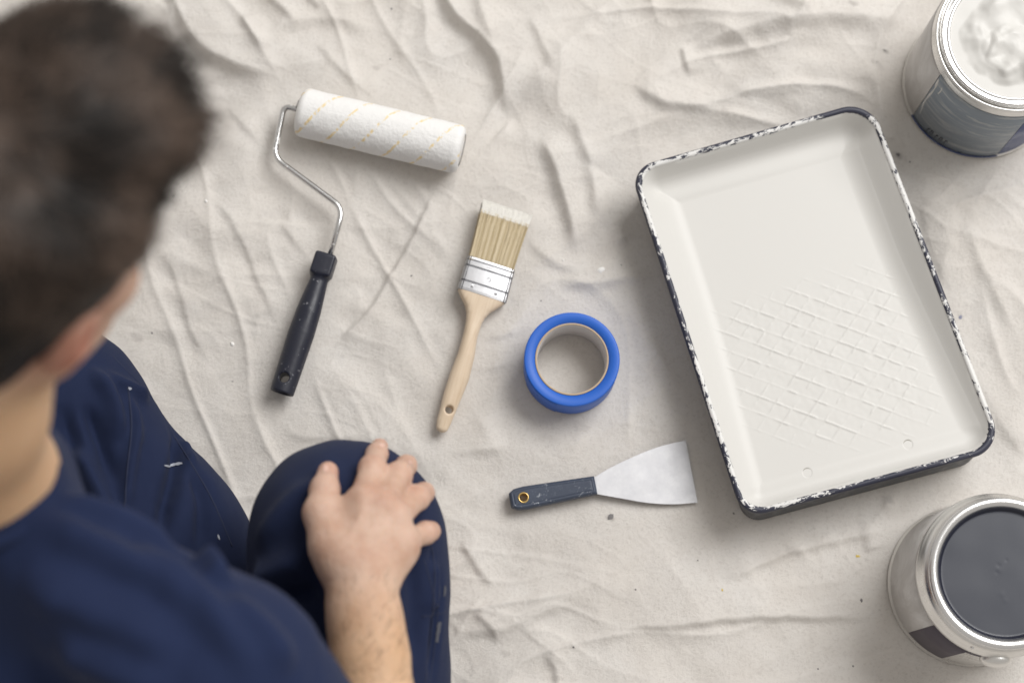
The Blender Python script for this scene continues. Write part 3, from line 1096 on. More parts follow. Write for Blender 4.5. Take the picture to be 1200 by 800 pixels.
can1 = paint_can('paint_can', 'open paint can in the top right corner, full of white paint, grey and blue label', C1, True)
obj('label', new_mesh('label', *patch(206, 281, .0060, .1375)), m_canlabel, can1)
obj('label_stripe', new_mesh('label_stripe', *patch(281.4, 345, .0060, .1375)), m_labelblue, can1)
obj('label_band', new_mesh('label_band', *patch(205, 281.2, .0012, .0056, r=.0838)), m_labelblue, can1)
obj('label_side', new_mesh('label_side', *patch(95, 205.6, .0060, .1365)), m_labelgrey, can1)


def stroke_on_can(a, z, da, dz, r=.0831):
    a0, a1 = math.radians(a), math.radians(a + da)
    pts = [(r * math.cos(a0 + (a1 - a0) * k / 3), r * math.sin(a0 + (a1 - a0) * k / 3), z + dz * k / 3) for k in range(4)]
    return tube(pts, .0005, 5)


marks = []
for a, z0 in ((222, .010), (225, .011), (230, .010), (233.5, .012), (238, .011)):
    marks.append(stroke_on_can(a, z0, .2, .010)); marks.append(stroke_on_can(a, z0 + .010, 1.8, .0008))
    if a in (225, 233.5): marks.append(stroke_on_can(a + 1.8, z0, 0.1, .010))
obj('printed_mark', new_mesh('printed_mark', *merge(marks)), m_darkwet, can1)
drips = [tube(spline([(.0825 * math.cos(math.radians(a)), .0825 * math.sin(math.radians(a)), z) for a, z in pl], 6), rr_, 6)
         for pl, rr_ in (([(207, .128), (208.5, .10), (207.5, .06), (210, .025)], [.0008, .0013, .0016, .0018, .0014, .0009, .0008, .0010, .0013, .0015, .0012, .0009, .0008, .0012, .0010, .0008, .0007, .0006, .0005]), ([(213, .122), (213.5, .114), (213, .104)], .0008))]
obj('paint_drip', new_mesh('paint_drip', *merge(drips)), m_paint_w, can1)
# white paint, lumpy, almost at the brim
nr_, na_ = 70, 160
rr_ = np.linspace(0, .0655, nr_); aa_ = np.arange(na_) * 2 * math.pi / na_
RR, AA = np.meshgrid(rr_, aa_)
lx, ly = RR.ravel() * np.cos(AA.ravel()), RR.ravel() * np.sin(AA.ravel())
lw = .012 * perlin(lx * 45 + 2, ly * 45) + .002 * perlin(lx * 120, ly * 120 + 3)
lump = sstep(.055, .036, np.hypot(lx - .002, ly - .000) + lw)
lump2 = sstep(.026, .018, np.hypot(lx + .006, ly + .016) + lw)
lump3 = sstep(.014, .008, np.hypot(lx + .024, ly + .010) + lw * .6) * .35
lz = .1503 + .0075 * lump * (.8 + 1.2 * perlin(lx * 34, ly * 34 + 8)) + .005 * lump2 * (1 - lump * .3) + .004 * lump3
lz += (lump + lump2) * (.0016 * perlin(lx * 62, ly * 62) + .0001 * perlin(lx * 220, ly * 220)) + .0004 * perlin(lx * 50, ly * 50)
lz = np.where(RR.ravel() > .0615, np.minimum(lz, .1508), lz)
fcs = []
for i in range(na_):
    j = (i + 1) % na_
    for k in range(nr_ - 1):
        fcs.append([i * nr_ + k, i * nr_ + k + 1, j * nr_ + k + 1, j * nr_ + k])
p1 = obj('can_paint', new_mesh('can_paint', np.stack([lx, ly, lz], 1), fcs), m_paint_wet)
p1.location = (C1[0], C1[1], 0)
tag(p1, 'thick lumpy white paint filling the can in the top right corner', 'paint')

can2 = paint_can('paint_can', 'open metal paint can in the bottom right corner, plum label, full of dark paint', C2)
obj('label', new_mesh('label', *patch(217, 247, .0100, .1220, r=.0824, r2=.0806)), m_purple, can2)
obj('label_strip', new_mesh('label_strip', *patch(247.4, 278, .1110, .1220, r=.0808, r2=.0806)), m_purple, can2)
obj('label_side', new_mesh('label_side', *patch(120, 216.6, .0100, .1220, r=.0824, r2=.0806)), m_labelgrey, can2)
eb = Body()
ea = math.radians(267)
ec = np.array([.0815 * math.cos(ea), .0815 * math.sin(ea), .119])
eb.ell(ec, (.0160, .0085, .0135), np.array([[-math.sin(ea), math.cos(ea), 0], [math.cos(ea), math.sin(ea), 0], [0, 0, 1]]).T, .002)
v, f = polygonize(eb, ec - .022, ec + .022, .0009, 4)
obj('handle_ear', new_mesh('handle_ear', v, f), m_tin, can2)
e2 = math.radians(246)
v, f = revolve([(0, .002), (.0016, .0016), (.0022, .0004), (.0023, -.001)], 14)
v = v @ np.array([[math.cos(e2), math.sin(e2), 0], [0, 0, 0], [0, 0, 0]]) if False else v
rv = np.stack([v[:, 2] * math.cos(e2) - v[:, 0] * math.sin(e2), v[:, 2] * math.sin(e2) + v[:, 0] * math.cos(e2), v[:, 1]], 1) + np.array([.0778 * math.cos(e2), .0778 * math.sin(e2), .1390])
obj('rivet', new_mesh('rivet', rv, f), m_rimtin, can2)
lz = .1478 + .0003 * perlin(lx * 30, ly * 30)
for a, b, hgt, w in ((-.004, .008, -.0011, .0022), (.004, .013, -.0009, .0016), (-.006, .001, -.0008, .0020), (-.002, -.020, .0007, .003), (.001, -.026, .0006, .0025), (-.003, .004, .0006, .004)):
    lz += .10 * hgt * np.exp(-((lx - a) ** 2 + (ly - b) ** 2) / w ** 2)
lz += .0010 * sstep(.060, .064, RR.ravel())
p2 = obj('can_paint', new_mesh('can_paint', np.stack([lx, ly, lz], 1), fcs), m_darkpaint)
p2.location = (C2[0], C2[1], 0)
tag(p2, 'flat dark slate grey paint filling the can in the bottom right corner', 'paint')
obj('paint_film', new_mesh('paint_film', *revolve([(.0643, .1520), (.0637, .1520), (.0630, .1492), (.0612, .1484), (.0606, .1470)], 128)), m_darkwet, can2)

# ------------------------------------------------------------------ tape
tape = thing('tape_roll', 'roll of blue painter\'s tape lying flat on its side, cardboard core', 'tape', (TP[0], TP[1], 0))
HT = .048
v, f = revolve([(.0389, .0006), (.0495, .0004), (.0504, .0012), (.0505, HT - .0012), (.0500, HT - .0003), (.0490, HT), (.0391, HT - .0002), (.0389, HT - .001), (.0389, .0006)], 160)
obj('tape_band', new_mesh('tape_band', v, f), m_blue, tape)
v, f = revolve([(.0388, HT + .0001), (.0384, HT + .0005), (.0372, HT + .0005), (.0368, HT - .0002)], 128)
obj('core_edge', new_mesh('core_edge', v, f), m_kraft, tape)
v, f = revolve([(.0368, HT - .0003), (.0365, HT - .002), (.0365, .001), (.0388, .0005)], 128)
obj('core', new_mesh('core', v, f), m_core, tape)
te = math.radians(200)
v, f = revolve([(.0505, .0006), (.0509, .0010), (.0509, HT - .0010), (.0505, HT - .0006)], 30, te, te + .9, False)
obj('loose_end', new_mesh('loose_end', v, f), m_blue, tape)

# ------------------------------------------------------------------ paint roller
ra, rb = U(351, 131, .028), U(541, 176, .028)
rl = np.linalg.norm(rb - ra)
roller = thing('paint_roller', 'paint roller with white yellow-flecked sleeve and dark navy handle', 'paint roller', mat=frame(ra, rb))
RM = roller.matrix_world.copy(); RI = np.array(RM.inverted())


def loc(p, I=RI):
    return (I @ np.append(p, 1))[:3]


nu, nv = 230, 180
R0 = .0268
uu = np.linspace(0, 1, nu)
prof_u, prof_r = [], []
for s in np.linspace(0, 1, 14): prof_u.append(-.0005 + .008 * (1 - math.cos(s * math.pi / 2))); prof_r.append(R0 - .009 * (1 - math.sin(s * math.pi / 2)))
for s in np.linspace(0, 1, nu)[1:-1]: prof_u.append(.0075 + s * (rl - .015)); prof_r.append(R0)
for s in np.linspace(0, 1, 14): prof_u.append(rl + .0005 - .008 * (1 - math.sin(s * math.pi / 2))); prof_r.append(R0 - .009 * (1 - math.cos(s * math.pi / 2)))
prof_u, prof_r = np.array(prof_u), np.array(prof_r)
aa = np.arange(nv) * 2 * math.pi / nv
UU, AN = np.meshgrid(prof_u, aa); RRr = np.tile(prof_r, (nv, 1))
dn = .00025 * perlin(UU * 170, AN * 6.0) + .0002 * perlin(UU * 420, AN * 14) + .0005 * perlin(UU * 60, AN * 2) + .0003 * perlin(UU * 800, AN * 25)
RRr = RRr + dn
v = np.stack([UU, RRr * np.sin(AN), RRr * np.cos(AN)], -1).reshape(-1, 3)
m_ = len(prof_u)
ii = np.arange(nv * m_).reshape(nv, m_); i2 = np.roll(ii, -1, 0)
f = np.stack([ii[:, :-1], i2[:, :-1], i2[:, 1:], ii[:, 1:]], -1).reshape(-1, 4)
obj('sleeve', new_mesh('sleeve', v, f), m_sleeve, roller)
v, f = revolve([(.0, .0005), (.0165, .0005), (.0182, .003), (.0184, .010)], 40)
capv = np.stack([v[:, 2], v[:, 0], v[:, 1]], 1)
obj('end_cap', new_mesh('end_cap', capv, f), m_paint_w, roller)
obj('end_cap', new_mesh('end_cap', np.stack([rl + .0002 - v[:, 2] * .5, v[:, 0], -v[:, 1]], 1), f), m_sleeve, roller)
wpts = [ra + (rb - ra) * .1, U(352, 129.5, .026), U(333, 124, .025), U(320.5, 184, .020), U(402, 244, .020), U(384, 310, .020)]
path = smooth_path([loc(p) for p in wpts], .013)
obj('wire_arm', new_mesh('wire_arm', *tube(path, .0032, 14)), m_chrome, roller)
obj('retaining_pin', new_mesh('retaining_pin', *tube([loc(U(347, 127, .028)), loc(U(350, 119, .034)), loc(U(356, 111, .036))], .0011, 8)), m_chrome, roller)

hA, hB = U(383.5, 298.5, .019), U(330.0, 460.5, .0165)
HM = frame(hA, hB); HI = np.array(HM.inverted()); hl = np.linalg.norm(hB - hA)
hx = np.array([-.01, 0, .02, .030, .045, .065, .090, .12, hl + .01]); hr = np.array([.009, .0095, .0100, .0100, .0115, .0134, .0142, .0138, .0128])


def f_handle(P):
    r = np.interp(P[:, 0], hx, hr)
    d = (np.hypot(P[:, 1], P[:, 2] * 1.08) - r) * .93
    q = np.abs(P - np.array([.0125, 0, .0005])) - np.array([.0095, .0088, .0085])
    box = np.sqrt((np.maximum(q, 0) ** 2).sum(1)) + np.minimum(q.max(1), 0) - .0028
    d = smax(d, -P[:, 0] + .004, .003)
    d = smin(d, box, .006)
    d = smax(d, P[:, 0] - hl, .0015)
    hole = np.hypot(P[:, 0] - (hl - .0155), P[:, 1] + .001) - .0053
    d = smax(d, -hole, .0012)
    bore = np.maximum(np.hypot(P[:, 1], P[:, 2]) - .0098, (hl - .012) - P[:, 0])
    return smax(d, -bore, .0012)


v, f = polygonize(f_handle, (-.006, -.019, -.019), (hl + .006, .019, .019), .00085, 8, 1)
hv = (np.concatenate([v, np.ones((len(v), 1))], 1) @ np.array(HM).T @ RI.T)[:, :3]
obj('handle', new_mesh('handle', hv, f), m_navy_pl, roller)

# ------------------------------------------------------------------ paintbrush
bA, bB = U(565, 344, .0125), U(517.5, 507, .0105)
BM = frame(bA, bB, math.radians(-11))
bl = np.linalg.norm(bB - bA)
brush = thing('paintbrush', 'flat paintbrush with pale wooden handle, metal ferrule and white-tipped bristles', 'paintbrush', mat=BM)
bx = np.array([-.012, 0, .004, .010, .018, .026, .034, .048, .070, .095, .118, .138, bl - .012, bl - .004, bl])
bw = np.array([.0253, .0263, .0263, .0215, .0142, .0100, .0085, .0078, .0092, .0108, .0098, .0082, .0078, .0062, .004])
bt = np.array([.0078, .0080, .0080, .0078, .0075, .0074, .0076, .0085, .0095, .0092, .0080, .0070, .0062, .0052, .0035])
by = np.array([0, 0, 0, 0, 0, 0, .000, .0005, .0020, .0015, .000, -.0006, -.001, -.001, -.001])


def f_brush(P):
    w = np.interp(P[:, 0], bx, bw); t = np.interp(P[:, 0], bx, bt); c = np.interp(P[:, 0], bx, by)
    ex = np.interp(P[:, 0], [0, .02, .05], [5., 3., 2.2])
    k = (np.abs((P[:, 1] - c) / w) ** ex + np.abs(P[:, 2] / t) ** ex) ** (1 / ex)
    d = (k - 1) * np.minimum(w, t) * .8
    d = smax(d, P[:, 0] - bl, .004)
    d = smax(d, -P[:, 0] - .004, .001)
    hole = np.hypot(P[:, 0] - (bl - .0255), P[:, 1] - .0002) - .0042
    return smax(d, -hole, .0022)


v, f = polygonize(f_brush, (-.008, -.03, -.013), (bl + .004, .03, .013), .0008, 8, 2)
obj('handle', new_mesh('handle', v, f), m_wood, brush)
FT = .0084; FW = .0270; FL = .0345          # ferrule half thickness, half width, length


def sec(w, t, xq, r, n=10):
    pts = []
    arcs = [(w - r, t - r, 0), (-w + r, t - r, 90), (-w + r, -t + r, 180), (w - r, -t + r, 270)]
    seq = []
    for i, (cx, cy, a0) in enumerate(arcs):
        seq += [(cx, cy, a0 + 90 * k / n) for k in range(n + 1)]
        if i in (0, 2):
            x1 = arcs[i + 1][0]
            seq += [(cx + (x1 - cx) * k / 12, cy, a0 + 90) for k in range(1, 12)]
    for cx, cy, a in seq:
        if True:
            a = math.radians(a)
            yv, zv = cx + r * math.cos(a), cy + r * math.sin(a)
            pts.append((xq, yv, zv * (1 - .13 * (yv / w) ** 2)))
    return np.array(pts)


secs = []
for xq, dw in ((.0035, -.0004), (.0033, .0002), (.0005, .0003), (-.0060, .0003), (-.0066, -.0004), (-.0076, -.0004), (-.0082, .0003), (-.0230, .0003), (-.0236, -.0004), (-.0246, -.0004),
               (-.0252, .0003), (-.0298, .0003), (-.0303, -.0002), (-.0311, -.0002), (-.0316, .0003), (-.0340, .0002), (-FL, -.0003)):
    secs.append(sec(FW + dw - .0006 * (-xq / FL), FT + dw, xq, .0022))
obj('ferrule', new_mesh('ferrule', *loft(secs), smooth=False), m_ferrule, brush)
for sx in (-.0071, -.0241, -.0307):
    obj('ferrule_groove', new_mesh('ferrule_groove', *loft([sec(FW + .00005 - .0006 * (-sx / FL), FT + .00005, sx + dx, .0022) for dx in (-.0005, .0005)])), m_dkline, brush)
for sy in (-1, 1):
    v, f = tube([(.0034, sy * (FW - .0030), FT + .0003), (-FL, sy * (FW - .0036), FT + .0003)], .00042, 6)
    obj('ferrule_fold', new_mesh('ferrule_fold', v, f), m_dkline, brush)
for sy in (-.0135, .0135):
    v, f = revolve([(0, .0007), (.0010, .0006), (.0016, .0001), (.0019, .0003), (.0022, .0001), (.0022, -.0004)], 16)
    obj('rivet', new_mesh('rivet', v + np.array([-.0028, sy, FT + .0003]), f), m_ferrule, brush)
stm = []
rs = np.random.RandomState(5)
for k in range(11):
    yy_ = .0175 - k * .0021
    stm.append(tube([(-.0282, yy_, FT + .0004), (-.0268, yy_ - rs.uniform(-.0006, .0006), FT + .0004)], .0003, 5))
for k in range(4):
    a = k * 1.3
    stm.append(tube([(-.0150 + .0022 * math.cos(a), .002 + .0020 * math.sin(a), FT + .0004), (-.0150 + .0018 * math.cos(a + 1.1), .002 + .0024 * math.sin(a + 1.1), FT + .0004)], .0003, 5))
obj('stamped_mark', new_mesh('stamped_mark', *merge(stm)), m_ferrule, brush)
# bristles
bt_l = np.linalg.norm(U(595, 245, .012) - bA) - FL


def bristles(x0f, x1f, count, seed, wid):
    rs = np.random.RandomState(seed)
    vs, fs, sh = [], [], []
    for i in range(count):
        s, t = rs.uniform(-1, 1), rs.uniform(-1, 1)
        if rs.rand() < .5: t = math.copysign(1 - .12 * rs.rand(), t)
        clump = perlin(np.array([s * 9.]), np.array([t * 2.]))[0]
        Lb = bt_l * (1 - .03 * rs.rand() ** 2 + .006 * clump)
        pts = []
        fan = 1.0 + rs.normal(0, .010)
        for q in (0, .35, .7, 1.0):
            e = x0f + (x1f - x0f) * q
            xx_ = -FL + .004 - (Lb + .004) * e
            yy_ = s * (FW - .0022) * (1 + .13 * e * fan - .02 * math.sin(e * 3)) + rs.normal(0, .00025) * e + .0006 * clump * e
            zz_ = t * (FT - .0008) * (1 - .10 * e) + rs.normal(0, .0002) * e
            pts.append((xx_, yy_, zz_))
        v_, f_ = tube(pts, [wid, wid, wid, wid * .75], 3, False)
        n0 = sum(len(q) for q in vs)
        vs.append(v_); fs += [[k + n0 for k in q] for q in f_]
        sh += [np.clip(.5 + .9 * clump + rs.normal(0, .22), 0, 1)] * len(v_)
    return np.concatenate(vs), fs, sh


v, f, sh = bristles(0, .84, 2600, 1, .00034)
me = new_mesh('bristle', v, f); set_attr(me, 'shade', sh)
tag(obj('bristle', me, m_bristle, brush), kind='stuff')
v, f, sh = bristles(.80, 1.0, 2600, 1, .00042)
me = new_mesh('bristle_tip', v, f)
tag(obj('bristle_tip', me, m_btip, brush), kind='stuff')
core = loft([sec((FW - .003) * (1 + .08 * e), (FT - .0018) * (1 - .1 * e), -FL + .004 - bt_l * e, .002) for e in (0, .5, .95)], True)
obj('bristle_core', new_mesh('bristle_core', *core), m_bristle, brush)

# ------------------------------------------------------------------ putty knife
kA, kB = U(597.5, 586.5, .0085), U(698, 568.5, .0080)
KM = frame(kA, kB); kl = np.linalg.norm(kB - kA)
knife = thing('putty_knife', 'putty knife with flared steel blade and paint-flecked slate blue handle', 'putty knife', mat=KM)


def f_knife(P):
    w = np.interp(P[:, 0], [0, .006, .016, kl], [.0075, .0112, .0122, .0098])
    q0 = np.maximum(np.abs(P[:, 1]) - w, np.abs(P[:, 0] - kl / 2) - kl / 2)
    dz = np.abs(P[:, 2]) - .0072
    ch = (np.maximum(q0, -.02) + dz + .0024) * .7071
    d = smax(smax(q0, dz, .0015), ch, .001)
    ins = np.maximum(np.abs(P[:, 1]) - w + .0042, np.abs(P[:, 0] - kl / 2) - kl / 2 + .0042)
    gro = np.maximum(np.abs(ins) - .0004, .0064 - P[:, 2])
    d = smax(d, -gro, .0006)
    hole = np.hypot(P[:, 0] - .0145, P[:, 1]) - .0044
    return smax(d, -hole, .0008)


v, f = polygonize(f_knife, (-.004, -.016, -.012), (kl + .004, .016, .012), .0007, 8, 1)
obj('handle', new_mesh('handle', v, f), m_knife_pl, knife)
ev, ef = revolve([(.0040, -.0074), (.0040, .0070), (.0043, .0077), (.0052, .0079), (.0058, .0075), (.0059, .0070)], 36)
obj('eyelet', new_mesh('eyelet', ev + np.array([.0145, 0, 0]), ef), m_brass, knife)
KI = np.array(KM.inverted())
outl = [(693, 560), (699, 557.5), (715, 548), (740, 536), (770, 524), (803.5, 515.5), (811, 552), (817.5, 588.5), (790, 590.5), (760, 589), (730, 584), (699, 578.5), (693, 577)]


def kpt(p):
    s = (p[0] - 693) / (817 - 693)
    q = loc(U(p[0], p[1], .0085 - .0065 * max(s, 0)), KI)
    return q


top = spline(outl[1:6], 6)
bot = spline([outl[11], outl[10], outl[9], outl[8], outl[7]], 6)
nb_ = len(top)
cols = 8
vt, vb = [], []
for i in range(nb_):
    for k in range(cols + 1):
        p = top[i] + (bot[i] - top[i]) * k / cols
        q = kpt(p)
        s = i / (nb_ - 1)
        th = .0006 * (1 - .6 * s)
        vt.append(q + np.array([0, 0, th])); vb.append(q - np.array([0, 0, th]))
    if i == 0:
        pass
vv = np.array(vt + vb); M_ = cols + 1; off = nb_ * M_
fs = []
for i in range(nb_ - 1):
    for k in range(cols):
        a = i * M_ + k
        fs.append([a, a + 1, a + M_ + 1, a + M_]); fs.append([off + a + M_, off + a + M_ + 1, off + a + 1, off + a])
for i in range(nb_ - 1):
    a = i * M_
    fs.append([a, a + M_, off + a + M_, off + a]); a = i * M_ + cols
    fs.append([a + M_, a, off + a, off + a + M_])
for k in range(cols):
    a = (nb_ - 1) * M_ + k
    fs.append([a, a + 1, off + a + 1, off + a]); fs.append([k + 1, k, off + k, off + k + 1])
me = new_mesh('blade', vv, fs, False)
obj('blade', me, m_steel, knife)
tang = [kpt(p) for p in ((690, 561), (699.5, 557.8), (699.5, 578.2), (690, 576))]
v = np.array([t + np.array([0, 0, d]) for d in (-.0012, .0012) for t in tang])
obj('bolster', new_mesh('bolster', v, [[3, 2, 1, 0], [4, 5, 6, 7], [0, 1, 5, 4], [1, 2, 6, 5], [2, 3, 7, 6], [3, 0, 4, 7]], False), m_steel, knife)

# ------------------------------------------------------------------ the man
# head frame: forward in the photo is right and slightly up, head bowed
az = math.radians(46); pitch = math.radians(36)
Fh = np.array([math.cos(az), math.sin(az), 0])
Rt = np.array([math.sin(az), -math.cos(az), 0])
Fw = Fh * math.cos(pitch) - np.array([0, 0, 1]) * math.sin(pitch)
Uw = Fh * math.sin(pitch) + np.array([0, 0, 1]) * math.cos(pitch)
HR = np.stack([Rt, Fw, Uw], 1)
EAR = U(92, 396, .835)
HO = EAR - HR @ np.array([.080, -.005, -.005])


def hw(p): return HO + HR @ np.array(p, float)


NECK = U(-32, 552, .645)
RS = U(258, 800, .555)
SH_dir = (RS - NECK); SH_dir[2] = 0
LS = NECK - np.array([SH_dir[0], SH_dir[1], 0]) + np.array([0, 0, -.05])
ELB = U(462, 985, .37)
WR = U(420, 672, .372)
PEL = np.array([-.25, -.09, .14])
KNR = U(405, 630, .255); HIPR = U(370, 1010, .15)
KNL = U(66, 484, .13); HIPL = np.array([-.35, -.10, .14])
CHEST = NECK * .62 + PEL * .38 + np.array([-.05, -.04, .0])
# hand joints (photo position + height)
J = lambda zx, zy, z: U(340 + zx / 4.21, 500 + zy / 4.21, z)
FING = [
    ([J(362, 360, .361), J(405, 205, .336), J(428, 135, .307), J(441, 98, .284)], [.0128, .0112, .0098, .0082]),
    ([J(452, 385, .359), J(538, 235, .323), J(572, 192, .292), J(586, 180, .268)], [.0128, .0110, .0096, .0080]),
    ([J(515, 452, .354), J(628, 348, .318), J(660, 325, .288), J(672, 318, .264)], [.0122, .0106, .0094, .0078]),
    ([J(548, 572, .350), J(668, 522, .318), J(692, 514, .294), J(700, 508, .272)], [.0112, .0094, .0086, .0070]),
]
THUMB = ([J(205, 580, .368), J(152, 425, .362), J(170, 312, .349), J(187, 222, .334)], [.0165, .0134, .0118, .0096])

B = Body()
# head
B.ell(hw((0, -.012, .035)), (.076, .098, .086), HR, .02)
B.ell(hw((0, .040, -.030)), (.068, .054, .080), HR, .03)
B.cone(hw((-.030, .070, -.088)), hw((.030, .070, -.088)), .020, .020, .03)
B.cone(hw((0, .084, -.096)), hw((0, .080, -.092)), .016, .016, .02)
B.cone(hw((-.034, .082, .018)), hw((.034, .082, .018)), .012, .012, .014)
for s in (-1, 1):
    B.ell(hw((s * .046, .060, -.024)), (.020, .020, .018), HR, .02)
    B.cone(hw((s * .060, .005, -.050)), hw((s * .032, .066, -.088)), .018, .016, .03)
    B.ell(hw((s * .032, .098, .000)), (.015, .012, .010), HR, .010, True)
    B.ell(hw((s * .079, -.010, -.004)), (.011, .019, .033), HR, .005)
    B.ell(hw((s * .089, -.002, .002)), (.006, .010, .016), HR, .004, True)
    B.cone(hw((s * .012, .108, -.040)), hw((s * .012, .104, -.042)), .008, .008, .006)
B.cone(hw((0, .094, .008)), hw((0, .116, -.034)), .0085, .0115, .008)
B.cone(hw((-.018, .092, -.064)), hw((.018, .092, -.064)), .0075, .0075, .006)
B.cone(hw((-.015, .091, -.074)), hw((.015, .091, -.074)), .0080, .0080, .006)
B.chain([hw((0, -.028, -.040)), NECK * .5 + hw((0, -.030, -.06)) * .5, NECK + np.array([0, 0, -.02])], [.060, .055, .050], .03)
# torso under the shirt
B.chain([NECK + np.array([.0, -.01, -.05]), CHEST, PEL], [.040, .095, .115], .06)
B.cone(NECK + np.array([-.025, -.025, -.09]), RS, .022, .054, .02)
B.cone(NECK + np.array([-.02, -.02, -.05]), LS, .035, .056, .03)
# right arm
B.chain([RS, ELB], [.052, .044], .03)
B.chain([ELB, ELB * .65 + WR * .35, WR * .85 + ELB * .15, WR], [.044, .0415, .0240, .0205], .02)
B.cone(WR + np.array([-.008, 0, 0]), WR * .7 + ELB * .3 + np.array([-.005, 0, 0]), .0175, .0240, .02)
B.cone(WR + np.array([.008, -.002, 0]), WR * .7 + ELB * .3 + np.array([.006, 0, 0]), .0175, .0240, .02)
# left arm hangs to the left thigh
LE = LS + np.array([-.10, .10, -.22]); LW = np.array([-.47, .36, .235])
B.chain([LS, LE, LW], [.052, .043, .028], .03)
# palm
PALMC = J(300, 560, .366)
for (pts, rs_) in FING:
    B.cone(WR * .62 + PALMC * .38 + (pts[0] - FING[1][0][0]) * .5, pts[0], .0165, rs_[0] * 1.02, .016)
B.cone(J(250, 640, .366), J(500, 560, .350), .018, .013, .02)
B.cone(J(430, 690, .362), J(545, 585, .350), .016, .0115, .018)
B.cone(J(462, 735, .356), J(545, 630, .342), .013, .0115, .014)
for i, (pts, rs_) in enumerate(FING):
    B.chain(pts, rs_, .0045)
    B.ell(pts[1] + np.array([0, 0, .001]), (rs_[1] * 1.05,) * 3, None, .004)
    B.ell(pts[0] + np.array([0, 0, .0040]), (rs_[0] * .86,) * 3, None, .008)
B.chain(THUMB[0], THUMB[1], .008)
B.cone(THUMB[0][0], J(260, 640, .368), .0165, .018, .018)
B.cone(THUMB[0][1], FING[0][0][0] * .75 + PALMC * .25, .0105, .0095, .014)
B.ell(THUMB[0][2], (.0124, .0124, .0118), None, .004)
# tendons
for i in range(4):
    a = FING[i][0][0] + np.array([0, 0, .0104]); b = WR * .45 + FING[i][0][0] * .55 + np.array([0, 0, .0138])
    B.cone(a + np.array([0, 0, .0008]), b + np.array([0, 0, .0012]), .0034, .0026, .008)
# legs under the trousers
B.chain([HIPR, KNR, KNR + np.array([.03, -.10, -.18])], [.080, .060, .040], .03)
B.chain([HIPL, KNL, U(275, 705, .07)], [.078, .056, .042], .03)
B.cone(PEL, HIPR, .10, .08, .05); B.cone(PEL, HIPL, .10, .08, .05)
RF = KNR + np.array([.03, -.10, -.18])
B.cone(RF, RF + np.array([.03, .10, -.02]), .034, .026, .03)
B.cone(U(275, 705, .07), U(330, 690, .045), .036, .028, .03)

man = thing('person', 'dark-haired man in navy shirt and trousers, right hand resting on his raised knee', 'person', (PEL[0], PEL[1], 0))
MO = np.array([PEL[0], PEL[1], 0])
v, f = polygonize(B, (-.72, -.24, -.005), (.02, .62, .98), .0025, 8, 1)
# fine creases at knuckles
nrm = vnormals(v, f)
flush = np.zeros(len(v))
for pts, rs_ in FING + [THUMB]:
    for k, j in enumerate(pts[:3]):
        d = np.linalg.norm(v - j, axis=1)
        flush += (.34 if k == 0 else .30) * np.exp(-(d / .013) ** 2)
    d = np.linalg.norm(v - pts[3], axis=1)
    flush += .45 * np.exp(-(d / .014) ** 2)
    ax = pts[1] - pts[0] if pts is not THUMB[0] else pts[2] - pts[1]
    ax = (pts[2] - pts[0]) / np.linalg.norm(pts[2] - pts[0])
    jj = pts[1] if pts is not THUMB[0] else pts[2]
    q = v - jj
    al = q @ ax
    near = np.exp(-((q * q).sum(1) / .012 ** 2)) * (nrm[:, 2] > .1)
    v = v - nrm * (near * .0015 * (np.exp(-((al - .0022) / .0011) ** 2) + np.exp(-((al + .0022) / .0011) ** 2)))[:, None]
ear_c = [hw((s * .078, -.006, -.004)) for s in (-1, 1)]
earm = np.zeros(len(v))
for e_ in ear_c: earm += .85 * np.exp(-(np.linalg.norm(v - e_, axis=1) / .036) ** 2)
# veins on the back of the hand
for poly in ([(420, 640), (445, 540), (500, 470)], [(300, 560), (330, 470), (395, 400)], [(215, 560), (200, 490), (225, 430)]):
    pl = spline([J(a, b, .375)[:2] for a, b in poly], 5)
    m = (np.linalg.norm(v - PALMC, axis=1) < .10) & (nrm[:, 2] > .3)
    d, _, pr = seg_dist(v[m][:, :2], pl)
    v[m] += nrm[m] * (.0007 * np.exp(-(d / .0022) ** 2) * sstep(0, .3, pr) * sstep(1, .7, pr))[:, None]
flush = np.clip(flush, 0, .8)
tan = sstep(.03, -.09, (v - WR) @ ((WR - ELB) / np.linalg.norm(WR - ELB))) * sstep(.26, .2, np.linalg.norm(v - ELB, axis=1)) * .9
tan = np.maximum(tan, sstep(.17, .10, np.linalg.norm(v - NECK - np.array([0, 0, .05]), axis=1)))
me = new_mesh('body', v - MO, f)
set_attr(me, 'flush', flush); set_attr(me, 'tan', tan); set_attr(me, 'ear', earm)
body = obj('body', me, m_skin, man)
for s in (-1, 1):
    u_, w_ = revolve([(.0115 * math.sin(t), .0115 * math.cos(t)) for t in np.linspace(0.001, math.pi - .001, 12)], 20)
    obj('eye', new_mesh('eye', u_ + hw((s * .032, .079, .000)) - MO, w_), m_eye, body)
bb = bvh_of(v, f)
